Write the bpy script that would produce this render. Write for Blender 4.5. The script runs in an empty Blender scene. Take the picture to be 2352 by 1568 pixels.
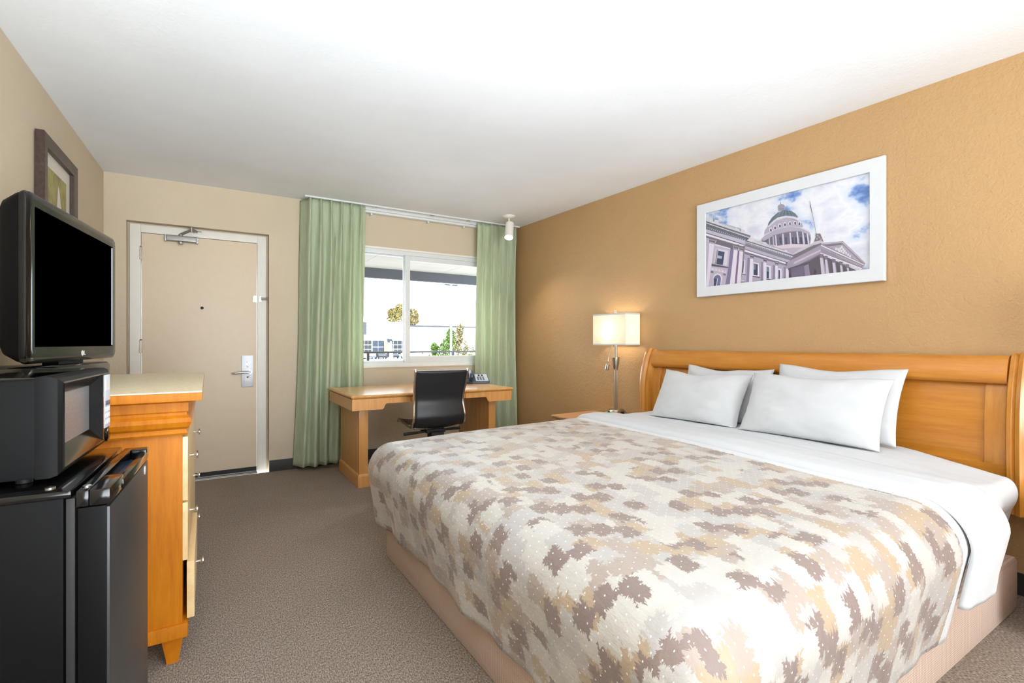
import bpy, bmesh, math, random
from mathutils import Vector, noise, Matrix
random.seed(7)
S = bpy.context.scene
COL = S.collection
R_ = math.radians

# ------------------------------------------------------------------ camera
cam_d = bpy.data.cameras.new('camera'); cam = bpy.data.objects.new('camera', cam_d); COL.objects.link(cam)
YAW = math.atan(700 / 1130.0)
cam.location = (0, 0, 1.14); cam.rotation_euler = (R_(90), 0, -YAW)
cam_d.sensor_width = 36; cam_d.lens = 36 * 1130 / 2352.0
cam_d.shift_y = 4 / 2352.0; cam_d.clip_start = 0.02; cam_d.clip_end = 600
S.camera = cam

# ------------------------------------------------------------------ world, sun, area light, exposure
W = bpy.data.worlds.new('sky'); S.world = W; W.use_nodes = True
W.node_tree.nodes['Background'].inputs[0].default_value = (0.86, 0.94, 1.0, 1)
W.node_tree.nodes['Background'].inputs[1].default_value = 10.0
sun_d = bpy.data.lights.new('sun', 'SUN'); sun_d.energy = 1.5; sun_d.angle = R_(1); sun_d.color = (1, .95, .86)
sun = bpy.data.objects.new('sun', sun_d); COL.objects.link(sun); sun.rotation_euler = (R_(48), 0, R_(-25))
def area(name, loc, rot, sx, sy, energy, color):
    d = bpy.data.lights.new(name, 'AREA'); d.shape = 'RECTANGLE'; d.size = sx; d.size_y = sy; d.energy = energy; d.color = color
    o = bpy.data.objects.new(name, d); COL.objects.link(o); o.location = loc; o.rotation_euler = rot
    return o
# added for even brightness: flash-like soft light bounced off the ceiling behind the camera
area('bounce_light', (0.3, -0.85, 0.75), (R_(148), 0, R_(0)), 1.6, 1.2, 118, (.85, .94, 1.0)).data.spread = R_(125)
# large soft fill light added behind the camera to even out the brightness
area('rear_fill', (1.3, -3.1, 1.35), (R_(91), 0, R_(14)), 2.0, 1.8, 160, (.87, .94, 1.0))
p = area('window_portal', (1.91, 4.99, 1.5), (R_(-90), 0, 0), 1.62, 1.18, 0, (1, 1, 1)); p.data.cycles.is_portal = True
S.view_settings.view_transform = 'Standard'; S.view_settings.look = 'None'
S.view_settings.exposure = 0.14; S.view_settings.gamma = 1.0; S.view_settings.use_curve_mapping = False

# ------------------------------------------------------------------ materials
def lin(c):
    c = c / 255.0
    return c / 12.92 if c <= .04045 else ((c + .055) / 1.055) ** 2.4
def rgb(r, g, b): return (lin(r), lin(g), lin(b), 1)
MATS = {}
class NT:
    """small helper round a node tree"""
    def __init__(s, name):
        m = bpy.data.materials.new(name); m.use_nodes = True; s.m = m; s.t = m.node_tree
        s.b = s.t.nodes['Principled BSDF']; MATS[name] = m
    def n(s, typ, **kw):
        x = s.t.nodes.new(typ)
        for k, v in kw.items(): setattr(x, k, v)
        return x
    def l(s, a, b): s.t.links.new(a, b)
    def math(s, op, a, b=None, c=None):
        x = s.n('ShaderNodeMath', operation=op)
        for i, v in enumerate((a, b, c)):
            if v is None: continue
            if isinstance(v, (int, float)): x.inputs[i].default_value = v
            else: s.l(v, x.inputs[i])
        return x.outputs[0]
    def noise(s, vec, scale, detail=4, rough=.55):
        x = s.n('ShaderNodeTexNoise'); x.inputs['Scale'].default_value = scale
        x.inputs['Detail'].default_value = detail; x.inputs['Roughness'].default_value = rough
        if vec is not None: s.l(vec, x.inputs['Vector'])
        return x.outputs['Fac']
    def coord(s, kind='Object'): return s.n('ShaderNodeTexCoord').outputs[kind]
    def mapping(s, vec, scale=(1, 1, 1), rot=(0, 0, 0), loc=(0, 0, 0)):
        x = s.n('ShaderNodeMapping'); x.inputs['Scale'].default_value = scale; x.inputs['Rotation'].default_value = rot
        x.inputs['Location'].default_value = loc; s.l(vec, x.inputs['Vector']); return x.outputs[0]
    def ramp(s, fac, stops, interp='LINEAR'):
        x = s.n('ShaderNodeValToRGB'); r = x.color_ramp; r.interpolation = interp
        while len(r.elements) < len(stops): r.elements.new(.5)
        for e, (p, c) in zip(r.elements, stops): e.position = p; e.color = c
        s.l(fac, x.inputs[0]); return x.outputs[0]
    def mix(s, fac, a, b, typ='MIX'):
        x = s.n('ShaderNodeMix', data_type='RGBA', blend_type=typ)
        for i, v in ((0, fac), (6, a), (7, b)):
            if isinstance(v, (int, float, tuple)): x.inputs[i].default_value = v
            else: s.l(v, x.inputs[i])
        return x.outputs[2]
    def bump(s, h, strength, dist=.002):
        x = s.n('ShaderNodeBump'); x.inputs['Strength'].default_value = strength; x.inputs['Distance'].default_value = dist
        s.l(h, x.inputs['Height']); s.l(x.outputs[0], s.b.inputs['Normal'])
    def set(s, **kw):
        for k, v in kw.items():
            i = s.b.inputs[k.replace('_', ' ')]
            if hasattr(v, 'links'): s.l(v, i)
            else: i.default_value = v
        return s
def plain(name, col, rough=.5, metal=0, **kw):
    m = NT(name); m.set(Base_Color=col, Roughness=rough, Metallic=metal)
    for k, v in kw.items(): m.set(**{k: v})
    # faint mottling so that no surface is perfectly even
    f = m.noise(m.coord(), 18, 3)
    c2 = tuple(min(1, x * 1.015) for x in col[:3]) + (1,); c1 = tuple(x * .985 for x in col[:3]) + (1,)
    m.set(Base_Color=m.ramp(f, [(.3, c1), (.7, c2)]))
    return m.m
def wall_mat(name, col, bstr=.5, rough=.75, spec=.3):
    m = NT(name); co = m.coord()
    big = m.noise(co, 1.3, 3); fine = m.noise(co, 75, 3, .6); mid = m.noise(co, 24, 2)
    c1 = tuple(x * .96 for x in col[:3]) + (1,); c2 = tuple(min(1, x * 1.03) for x in col[:3]) + (1,)
    m.set(Base_Color=m.ramp(big, [(.3, c1), (.7, c2)]), Roughness=rough, Specular_IOR_Level=spec)
    h = m.math('ADD', fine, m.math('MULTIPLY', mid, .8)); m.bump(h, bstr, .006)
    return m.m
wall_mat('wall_beige', rgb(207, 192, 168), .35)
wall_mat('wall_tan', rgb(187, 150, 104), .55, .55, .45)
wall_mat('ceiling_white', rgb(234, 237, 241), .18, .9)
def wood_mat(name, base, dark, rough=.35, axis='Z', scale=1.0, coat=.25):
    m = NT(name); co = m.coord()
    st = {'X': (1.2, 14, 14), 'Y': (14, 1.2, 14), 'Z': (14, 14, 1.2)}[axis]
    v = m.mapping(co, tuple(k * scale for k in st))
    a = m.noise(v, 2.5, 6, .6); f = m.noise(m.mapping(co, tuple(k * 9 * scale for k in st)), 2, 2)
    fac = m.math('ADD', m.math('MULTIPLY', a, .8), m.math('MULTIPLY', f, .2))
    m.set(Base_Color=m.ramp(fac, [(.35, dark), (.65, base)]), Roughness=rough, Coat_Weight=coat, Coat_Roughness=.2)
    m.bump(f, .03, .001)
    return m.m
wood_mat('wood_dresser', rgb(200, 122, 14), rgb(180, 100, 6), .5, coat=0.).node_tree.nodes['Principled BSDF'].inputs['Specular IOR Level'].default_value = .25
wood_mat('wood_front_lit', rgb(238, 208, 156), rgb(228, 192, 136), axis='Y')  # dresser wood on the drawer fronts, window light put into the paler colour
wood_mat('wood_desk', rgb(222, 164, 96), rgb(206, 144, 78), axis='Z')
wood_mat('wood_desk_top', rgb(226, 176, 118), rgb(212, 158, 98), .22, 'X')
wood_mat('wood_head', rgb(200, 134, 50), rgb(182, 112, 32), .3, 'Y')
wood_mat('wood_head_post', rgb(208, 144, 64), rgb(190, 122, 42), .25, 'Z')
wood_mat('wood_night', rgb(216, 164, 118), rgb(204, 148, 102), .35, 'X')
m = NT('laminate_top'); m.set(Base_Color=m.ramp(m.noise(m.coord(), 60, 5), [(.35, rgb(212, 194, 158)), (.65, rgb(228, 212, 180))]), Roughness=.35)
m = NT('carpet'); co = m.coord()
n1 = m.noise(m.mapping(co, (1, .45, 1)), 230, 2, .7); n2 = m.noise(co, 3, 3); n3 = m.noise(co, 900, 1)
c = m.ramp(n1, [(.33, rgb(108, 94, 84)), (.5, rgb(164, 148, 134)), (.68, rgb(216, 201, 186))])
c = m.mix(m.math('MULTIPLY', n2, .35), c, rgb(140, 125, 113)); m.set(Base_Color=c, Roughness=.95, Specular_IOR_Level=.1)
m.bump(m.math('ADD', n1, n3), .7, .006)
plain('baseboard_rubber', rgb(52, 50, 50), .5)
plain('door_paint', rgb(218, 200, 174), .45)
plain('frame_paint', rgb(226, 222, 212), .45)
plain('white_alu', rgb(222, 226, 226), .35)
plain('white_plastic', rgb(236, 232, 224), .4)
plain('nickel', rgb(190, 184, 174), .28, 1)
plain('chrome', rgb(222, 222, 224), .2, 1)
plain('silver_plate', rgb(170, 171, 174), .42, .6)
plain('dark_hole', rgb(22, 20, 18), .6)
plain('grey_metal', rgb(150, 146, 140), .4, .6)
plain('black_satin', rgb(11, 11, 12), .5, Specular_IOR_Level=.1)
plain('black_gloss', rgb(12, 12, 13), .12, Specular_IOR_Level=.4)
plain('black_matte', rgb(26, 26, 27), .6)
plain('screen_black', rgb(0, 0, 0), .5, Specular_IOR_Level=0.)
plain('fridge_front', rgb(60, 61, 64), .36, .35)
plain('leather', rgb(34, 34, 36), .42)
plain('badge_white', rgb(230, 230, 232), .3)
plain('navy_plastic', rgb(30, 52, 78), .35)
plain('key_plate', rgb(196, 206, 220), .4)
plain('sheet_white', rgb(206, 208, 211), .8, Specular_IOR_Level=.2)
plain('pillow_white', rgb(202, 203, 205), .85, Specular_IOR_Level=.2)
plain('picture_white', rgb(214, 216, 219), .4)
plain('mat_cream', rgb(224, 220, 208), .8)
m = NT('frame_brown'); m.set(Base_Color=m.ramp(m.noise(m.mapping(m.coord(), (30, 6, 30)), 2, 4), [(.3, rgb(52, 38, 31)), (.7, rgb(74, 56, 46))]), Roughness=.35)
# box-spring cover: small quilted weave
m = NT('base_cover'); co = m.coord()
wv = m.n('ShaderNodeTexVoronoi'); m.l(m.mapping(co, (1, 1, 1.5)), wv.inputs['Vector']); wv.inputs['Scale'].default_value = 85; wv.inputs['Randomness'].default_value = 0
m.set(Base_Color=m.ramp(wv.outputs['Distance'], [(.2, rgb(214, 192, 176)), (.75, rgb(178, 156, 142))]), Roughness=.9, Specular_IOR_Level=.15); m.bump(wv.outputs['Distance'], .6, .004)
# curtain: ribbed pale green cloth, lets some daylight through
m = NT('curtain_green'); uv = m.coord('UV')
rib = m.n('ShaderNodeTexWave'); rib.inputs['Scale'].default_value = 55; rib.inputs['Distortion'].default_value = .6; rib.bands_direction = 'X'; m.l(uv, rib.inputs['Vector'])
c = m.ramp(m.noise(m.mapping(uv, (30, 1.5, 1)), 4, 4), [(.3, rgb(200, 212, 180)), (.7, rgb(222, 230, 204))])
m.set(Base_Color=c, Roughness=.8, Specular_IOR_Level=.2); m.bump(rib.outputs['Fac'], .12, .002)
tr = m.n('ShaderNodeBsdfTranslucent'); m.l(c, tr.inputs[0]); mx = m.n('ShaderNodeMixShader'); mx.inputs[0].default_value = .4
m.l(m.b.outputs[0], mx.inputs[1]); m.l(tr.outputs[0], mx.inputs[2]); m.l(mx.outputs[0], m.t.nodes['Material Output'].inputs[0])
# lamp shade: white linen
m = NT('shade_linen'); th = m.n('ShaderNodeTexWave'); th.inputs['Scale'].default_value = 160; m.l(m.coord(), th.inputs['Vector'])
c = m.ramp(th.outputs['Fac'], [(0, rgb(240, 236, 226)), (1, rgb(250, 248, 240))]); m.set(Base_Color=c, Roughness=.9)
tr = m.n('ShaderNodeBsdfTranslucent'); m.l(c, tr.inputs[0]); mx = m.n('ShaderNodeMixShader'); mx.inputs[0].default_value = .55
m.l(m.b.outputs[0], mx.inputs[1]); m.l(tr.outputs[0], mx.inputs[2]); m.l(mx.outputs[0], m.t.nodes['Material Output'].inputs[0])
def emit(name, col, s):
    m = NT(name); m.set(Base_Color=col, Emission_Color=col, Emission_Strength=s); return m.m
emit('bulb_warm', (1, .86, .62, 1), 18); emit('spot_glow', (1, .92, .78, 1), 14)
# window glass
m = NT('window_glass'); g = m.n('ShaderNodeBsdfGlossy'); g.inputs['Roughness'].default_value = .02
t = m.n('ShaderNodeBsdfTransparent'); t.inputs[0].default_value = (.95, .97, .97, 1)
fr = m.n('ShaderNodeFresnel'); fr.inputs['IOR'].default_value = 1.35; mx = m.n('ShaderNodeMixShader')
m.l(fr.outputs[0], mx.inputs[0]); m.l(t.outputs[0], mx.inputs[1]); m.l(g.outputs[0], mx.inputs[2]); m.l(mx.outputs[0], m.t.nodes['Material Output'].inputs[0])
m = NT('picture_glass'); g = m.n('ShaderNodeBsdfGlossy'); g.inputs['Roughness'].default_value = .08
t = m.n('ShaderNodeBsdfTransparent'); mx = m.n('ShaderNodeMixShader'); mx.inputs[0].default_value = .04
m.l(t.outputs[0], mx.inputs[1]); m.l(g.outputs[0], mx.inputs[2]); m.l(mx.outputs[0], m.t.nodes['Material Output'].inputs[0])
# microwave window: grey perforated glass
m = NT('oven_window'); v = m.n('ShaderNodeTexVoronoi'); v.inputs['Scale'].default_value = 420; m.l(m.coord(), v.inputs['Vector'])
m.set(Base_Color=m.ramp(v.outputs['Distance'], [(.2, rgb(92, 93, 95)), (.6, rgb(136, 137, 139))]), Roughness=.3, Metallic=.15)
# patterned comforter: jagged brush blocks in cream, sand and taupe with small white dots
m = NT('comforter_print'); uv = m.coord('UV'); sep = m.n('ShaderNodeSeparateXYZ'); m.l(uv, sep.inputs[0]); U, V = sep.outputs[0], sep.outputs[1]
def blocks(cw, ch, seed, jag, stops):
    j1 = m.noise(m.mapping(uv, (16, 80, 1), loc=(seed, 0, 0)), 1, 3, .75)
    j2 = m.noise(m.mapping(uv, (80, 16, 1), loc=(0, seed, 0)), 1, 3, .75)
    b1 = m.noise(m.mapping(uv, (7, 7, 1), loc=(seed, seed, 0)), 1, 2)
    u = m.math('ADD', m.math('ADD', U, m.math('MULTIPLY', m.math('SUBTRACT', j1, .5), jag)), m.math('MULTIPLY', m.math('SUBTRACT', b1, .5), .05))
    v = m.math('ADD', m.math('ADD', V, m.math('MULTIPLY', m.math('SUBTRACT', j2, .5), jag * .8)), m.math('MULTIPLY', m.math('SUBTRACT', b1, .5), -.05))
    row = m.math('FLOOR', m.math('DIVIDE', v, ch))
    off = m.math('MULTIPLY', m.math('FRACT', m.math('MULTIPLY', row, .37)), cw)
    colm = m.math('FLOOR', m.math('DIVIDE', m.math('ADD', u, off), cw))
    cmb = m.n('ShaderNodeCombineXYZ'); m.l(colm, cmb.inputs[0]); m.l(row, cmb.inputs[1]); cmb.inputs[2].default_value = seed
    wn = m.n('ShaderNodeTexWhiteNoise'); wn.noise_dimensions = '3D'; m.l(cmb.outputs[0], wn.inputs['Vector'])
    return wn.outputs['Value'], m.math('COMPARE', m.math('MODULO', m.math('ADD', m.math('ADD', colm, m.math('MULTIPLY', row, 2)), 3000), 3), 0, .1)
cr, g1, sa, be, ta = rgb(184, 179, 172), rgb(170, 165, 161), rgb(166, 146, 122), rgb(159, 145, 135), rgb(128, 111, 105)
f1, _ = blocks(.074, .060, 3.0, .07, 0)
base = m.ramp(f1, [(0, cr), (.26, g1), (.46, be), (.66, sa), (.84, g1)], 'CONSTANT')
f2, sel = blocks(.068, .056, 11.0, .07, 0)      # taupe blocks stand apart on a diagonal lattice
base = m.mix(m.math('MULTIPLY', m.math('GREATER_THAN', f2, .34), sel), base, ta)
f3, _ = blocks(.09, .062, 23.0, .07, 0)
base = m.mix(m.ramp(f3, [(0, (0, 0, 0, 1)), (.86, (1, 1, 1, 1))], 'CONSTANT'), base, cr)
row = m.math('FLOOR', m.math('DIVIDE', V, .022)); off = m.math('MULTIPLY', m.math('MODULO', row, 2), .5)
du = m.math('SUBTRACT', m.math('FRACT', m.math('ADD', m.math('DIVIDE', U, .036), off)), .5)
dv = m.math('SUBTRACT', m.math('FRACT', m.math('DIVIDE', V, .022)), .5)
dist = m.math('ADD', m.math('POWER', m.math('MULTIPLY', du, .036), 2), m.math('POWER', m.math('MULTIPLY', dv, .022), 2))
dots = m.math('LESS_THAN', dist, .0021 ** 2)
base = m.mix(dots, base, rgb(218, 216, 212))
jj = m.noise(m.mapping(uv, (60, 10, 1)), 1, 3, .7)
edge = m.math('LESS_THAN', m.math('ADD', V, m.math('MULTIPLY', m.math('SUBTRACT', jj, .5), .05)), .10)
base = m.mix(edge, base, rgb(206, 208, 211))
cre = m.noise(m.mapping(uv, (5, 9, 1)), 1.4, 6, .6)
m.set(Base_Color=base, Roughness=.5, Specular_IOR_Level=.4, Sheen_Weight=.25); m.bump(cre, .3, .03)

# ------------------------------------------------------------------ mesh helpers
class B:
    def __init__(s): s.bm = bmesh.new()
    def _bev(s, vs, bev, seg=2):
        es = {e for v in vs for e in v.link_edges}
        bmesh.ops.bevel(s.bm, geom=list(es), offset=bev, segments=seg, affect='EDGES', profile=.7)
    def box(s, x0, x1, y0, y1, z0, z1, bev=0, seg=2):
        vs = [s.bm.verts.new((x, y, z)) for x in (x0, x1) for y in (y0, y1) for z in (z0, z1)]
        for f in ((0, 1, 3, 2), (4, 6, 7, 5), (0, 4, 5, 1), (2, 3, 7, 6), (0, 2, 6, 4), (1, 5, 7, 3)): s.bm.faces.new([vs[i] for i in f])
        if bev: s._bev(vs, bev, seg)
        return s
    def prism(s, pts, d, bev=0):
        """pts: list of 3-D points (planar polygon), d: extrusion vector"""
        d = Vector(d); a = [s.bm.verts.new(p) for p in pts]; b = [s.bm.verts.new(Vector(p) + d) for p in pts]; n = len(pts)
        f0 = s.bm.faces.new(a); f1 = s.bm.faces.new(b[::-1])
        for i in range(n): s.bm.faces.new((a[i], b[i], b[(i + 1) % n], a[(i + 1) % n]))
        if bev: s._bev(a + b, bev)
        return s
    def loops(s, rings, cap=True, closed=True):
        rs = [[s.bm.verts.new(p) for p in r] for r in rings]; n = len(rs[0])
        for a, b in zip(rs, rs[1:]):
            for i in range(n if closed else n - 1): s.bm.faces.new((a[i], a[(i + 1) % n], b[(i + 1) % n], b[i]))
        if cap and closed: s.bm.faces.new(rs[0][::-1]); s.bm.faces.new(rs[-1])
        return s
    def lathe(s, prof, n=20, c=(0, 0, 0), axis='Z'):
        rings = []
        for r, z in prof:
            ring = []
            for i in range(n):
                a = 2 * math.pi * i / n; x, y = r * math.cos(a), r * math.sin(a)
                q = {'Z': (x, y, z), 'X': (z, x, y), 'Y': (y, z, x)}[axis]
                ring.append((q[0] + c[0], q[1] + c[1], q[2] + c[2]))
            rings.append(ring)
        return s.loops(rings)
    def tube(s, pts, r, n=10, rs=None):
        pts = [Vector(p) for p in pts]; rings = []
        up = Vector((0, 0, 1))
        for i, p in enumerate(pts):
            t = (pts[min(i + 1, len(pts) - 1)] - pts[max(i - 1, 0)]).normalized()
            a = t.cross(up)
            if a.length < .05: a = t.cross(Vector((1, 0, 0)))
            a.normalize(); b = t.cross(a); rr = rs[i] if rs else r
            rings.append([p + rr * (math.cos(2 * math.pi * k / n) * a + math.sin(2 * math.pi * k / n) * b) for k in range(n)])
        return s.loops(rings)
    def sheet(s, rows, uvs=None):
        vs = [[s.bm.verts.new(p) for p in r] for r in rows]
        lay = s.bm.loops.layers.uv.verify() if uvs else None
        for i in range(len(rows) - 1):
            for j in range(len(rows[0]) - 1):
                f = s.bm.faces.new((vs[i][j], vs[i][j + 1], vs[i + 1][j + 1], vs[i + 1][j]))
                if uvs:
                    for l, (a, b) in zip(f.loops, ((i, j), (i, j + 1), (i + 1, j + 1), (i + 1, j))): l[lay].uv = uvs[a][b]
        return s
    def build(s, name, mat, parent=None, smooth=True, ang=38, kind=None, label=None):
        me = bpy.data.meshes.new(name); bmesh.ops.recalc_face_normals(s.bm, faces=s.bm.faces[:]) if not getattr(s, 'keep', 0) else None
        s.bm.to_mesh(me); s.bm.free()
        for mm in (mat if isinstance(mat, (list, tuple)) else [mat]): me.materials.append(MATS[mm])
        if smooth:
            for pl in me.polygons: pl.use_smooth = True
            me.set_sharp_from_angle(angle=R_(ang))
        o = bpy.data.objects.new(name, me); COL.objects.link(o)
        if parent: o.parent = parent
        if kind: o['kind'] = kind
        if label: o['label'] = label
        return o
def bx(name, mat, parent, x0, x1, y0, y1, z0, z1, bev=0, **kw): return B().box(x0, x1, y0, y1, z0, z1, bev).build(name, mat, parent, **kw)
def tag(o, label, cat, group=None):
    o['label'] = label; o['category'] = cat
    if group: o['group'] = group
    return o
def thing(name, label, cat, loc=(0, 0, 0), rz=0, group=None):
    o = bpy.data.objects.new(name, None); COL.objects.link(o); o.empty_display_size = .1
    o.location = loc; o.rotation_euler = (0, 0, rz); return tag(o, label, cat, group)
def structure(name, label=None, loc=(0, 0, 0)):
    o = bpy.data.objects.new(name, None); COL.objects.link(o); o.location = loc; o['kind'] = 'structure'
    if label: o['label'] = label
    return o
def copy_tree(o, parent=None):
    c = o.copy(); COL.objects.link(c); c.parent = parent
    for ch in list(o.children): copy_tree(ch, c)
    return c
def spline(pts, n):
    """Catmull-Rom through pts"""
    P = [Vector(p) for p in pts]; P = [2 * P[0] - P[1]] + P + [2 * P[-1] - P[-2]]; out = []
    for i in range(1, len(P) - 2):
        for k in range(n):
            t = k / n; a, b, c, d = P[i - 1:i + 3]
            out.append(.5 * ((2 * b) + (c - a) * t + (2 * a - 5 * b + 4 * c - d) * t * t + (3 * b - a - 3 * c + d) * t ** 3))
    return out + [P[-2]]

# ------------------------------------------------------------------ room shell
D = 4.843; H = 2.455; YR = -3.4
def xl(y): return -.674 - .02995 * (D - y)
def xr(y): return 3.012 + .0289 * (D - y)
B().prism([(xl(YR), YR, -.12), (xr(YR), YR, -.12), (xr(D), D, -.12), (xl(D), D, -.12)], (0, 0, .12)).build('floor', 'carpet', kind='structure', smooth=False)
B().prism([(xl(YR) - .15, YR - .15, H), (xr(YR) + .15, YR - .15, H), (xr(D) + .15, D + .15, H), (xl(D) - .15, D + .15, H)], (0, 0, .15)).build('ceiling', 'ceiling_white', kind='structure', smooth=False)
B().prism([(xl(YR), YR, 0), (xl(D), D, 0), (xl(D) - .15, D, 0), (xl(YR) - .15, YR, 0)], (0, 0, H)).build('wall_left', 'wall_beige', kind='structure', smooth=False)
B().prism([(xr(YR), YR, 0), (xr(D), D, 0), (xr(D) + .15, D, 0), (xr(YR) + .15, YR, 0)], (0, 0, H)).build('wall_right', 'wall_tan', kind='structure', smooth=False)
bx('wall_rear', 'wall_beige', None, xl(YR) - .15, xr(YR) + .15, YR - .15, YR, 0, H, kind='structure', smooth=False)
DX0, DX1, DZ = -.537, .466, 2.103         # door recess
WX0, WX1, WZ0, WZ1 = 1.10, 2.72, .91, 2.085   # window opening
b = B()
for x0, x1, z0, z1 in ((xl(D) - .15, DX0, 0, H), (DX0, DX1, DZ, H), (DX1, WX0, 0, H), (WX0, WX1, 0, WZ0), (WX0, WX1, WZ1, H), (WX1, xr(D) + .15, 0, H)):
    b.box(x0, x1, D, D + .15, z0, z1)
bmesh.ops.remove_doubles(b.bm, verts=b.bm.verts[:], dist=1e-5)
b.build('wall_back', 'wall_beige', kind='structure', smooth=False)
# dark cove base
bx('baseboard_back', 'baseboard_rubber', None, DX1 + .002, xr(D), D - .008, D, 0, .1, .002, kind='structure')
B().prism([(xr(YR), YR, 0), (xr(D), D, 0), (xr(D) - .008, D, 0), (xr(YR) - .008, YR, 0)], (0, 0, .1)).build('baseboard_right', 'baseboard_rubber', kind='structure')
B().prism([(xl(YR), YR, 0), (xl(D), D, 0), (xl(D) + .008, D, 0), (xl(YR) + .008, YR, 0)], (0, 0, .1)).build('baseboard_left', 'baseboard_rubber', kind='structure')

# ------------------------------------------------------------------ door
door = structure('door_1', 'cream steel entry door in a white frame at the far left', (0, D + .06, 0))
FX0, FX1 = -.521, .447
fz = 2.088; dx0, dx1, dz0, dz1 = -.446, .374, .018, 2.022
b = B(); b.box(FX0, dx0 - .004, -.012, .09, 0, fz, .003); b.box(dx1 + .004, FX1, -.012, .09, 0, fz, .003); b.box(dx0 - .004, dx1 + .004, -.012, .09, dz1 + .004, fz, .003); b.build('door_frame', 'frame_paint', door)
bx('slab', 'door_paint', door, dx0, dx1, 0, .045, dz0, dz1, .002)
b = B(); b.box(DX0, FX0, .02, .09, 0, DZ); b.box(FX1, DX1, .02, .09, 0, DZ); b.box(FX0, FX1, .02, .09, fz, DZ); b.build('recess_filler', 'wall_beige', door, smooth=False)
bx('threshold', 'grey_metal', door, dx0, dx1, -.06, .09, 0, .012, .004)
bx('door_sweep', 'black_matte', door, dx0 + .002, dx1 - .002, -.004, .0, .014, .05)
for z in (1.857, 1.113, .3):
    b = B(); b.lathe([(.009, -.05), (.009, .05)], 12, (dx0 - .004, -.01, z)); b.lathe([(.006, .05), (.011, .054), (.006, .06)], 10, (dx0 - .004, -.01, z)); b.box(dx0 - .02, dx0 + .006, -.014, -.008, z - .05, z + .05); b.build('hinge', 'nickel', door)
c = B(); c.box(-.285, -.075, -.062, 0, 1.972, 2.018, .012, 3); cl = c.build('door_closer', 'grey_metal', door)
bx('end_cap', 'silver_plate', cl, -.292, -.282, -.058, -.004, 1.968, 2.02, .004); bx('end_cap', 'silver_plate', cl, -.078, -.066, -.062, -.002, 1.966, 2.022, .004)
for z in (1.982, 2.006): B().lathe([(.008, 0), (.008, .004)], 12, (-.066, -.032, z), 'X').build('screw', 'chrome', cl)
B().lathe([(.018, 1.972), (.018, 1.958), (.012, 1.95)], 16, (-.185, -.03, 0)).build('valve_cap', 'silver_plate', cl)
b = B(); b.lathe([(.016, 2.018), (.016, 2.034)], 14, (-.185, -.03, 0)); b.tube([(-.185, -.03, 2.034), (-.11, -.09, 2.066)], .011, 8); b.tube([(-.11, -.09, 2.074), (-.075, -.02, 2.07)], .01, 8); b.lathe([(.01, 2.05), (.012, 2.088), (.005, 2.094)], 12, (-.11, -.09, 0)); b.box(-.1, -.04, -.02, -.01, 2.056, 2.08, .004); b.build('closer_arm', 'grey_metal', door)
pl = bx('lock_plate', 'silver_plate', door, .254, .347, -.009, 0, .757, 1.034, .004)
b = B(); b.lathe([(.012, -.009), (.012, -.018)], 14, (.302, 0, .957), 'Y'); b.box(.296, .308, -.034, -.016, .932, .982, .004); b.build('thumb_turn', 'chrome', pl)
b = B(); b.lathe([(.016, -.009), (.014, -.05)], 16, (.318, 0, .888), 'Y'); b.tube([(.325, -.05, .888), (.27, -.052, .886), (.21, -.05, .881), (.186, -.046, .879)], .011, 10, [.012, .011, .01, .009]); b.build('lever_handle', 'chrome', pl)
st = bx('lock_sticker', 'white_plastic', pl, .281, .323, -.0105, -.009, .812, .842)
B().prism([(.289, -.0115, .848), (.315, -.0115, .848), (.302, -.0115, .834)], (0, .002, 0)).build('arrow_mark', 'dark_hole', pl, smooth=False)
for z in (.855, .863, .915):
    b = B(); x = .276
    while x < .33: b.box(x, x + .0035, -.0098, -.0088, z, z + .004); x += .0055
    b.build('lettering', 'grey_metal', pl, smooth=False)
B().lathe([(.012, 0), (.012, -.006), (.007, -.006), (.007, -.003)], 16, (-.037, 0, 1.437), 'Y').build('peephole', 'dark_hole', door)
b = B(); b.lathe([(.02, 0), (.02, -.0015)], 24, (.302, 0, 1.075), 'Y'); b.build('cover_disc', 'door_paint', door)
gp = bx('latch_plate', 'nickel', door, dx1 - .032, dx1 - .001, -.006, 0, 1.505, 1.562, .002)
for q in ((.348, 1.555), (.36, 1.545), (.348, 1.512), (.36, 1.522)): B().lathe([(.003, -.0062), (.003, -.0075)], 8, (q[0], 0, q[1]), 'Y').build('screw', 'dark_hole', gp)
b = B(); b.tube([(.35, -.006, 1.534), (.352, -.03, 1.534)], .004, 8); b.lathe([(.007, 0), (.008, .006), (.004, .011)], 10, (.352, -.036, 1.534), 'Y'); b.build('ball_stud', 'nickel', gp)
bp = bx('guard_plate', 'nickel', door, .39, .411, -.02, -.012, 1.508, 1.56, .003)
b = B(); b.tube([(.403, -.024, 1.541), (.47, -.04, 1.541), (.482, -.04, 1.537), (.482, -.04, 1.53), (.47, -.04, 1.526), (.403, -.024, 1.526)], .0035, 8); b.build('swing_bar', 'nickel', door)

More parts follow.
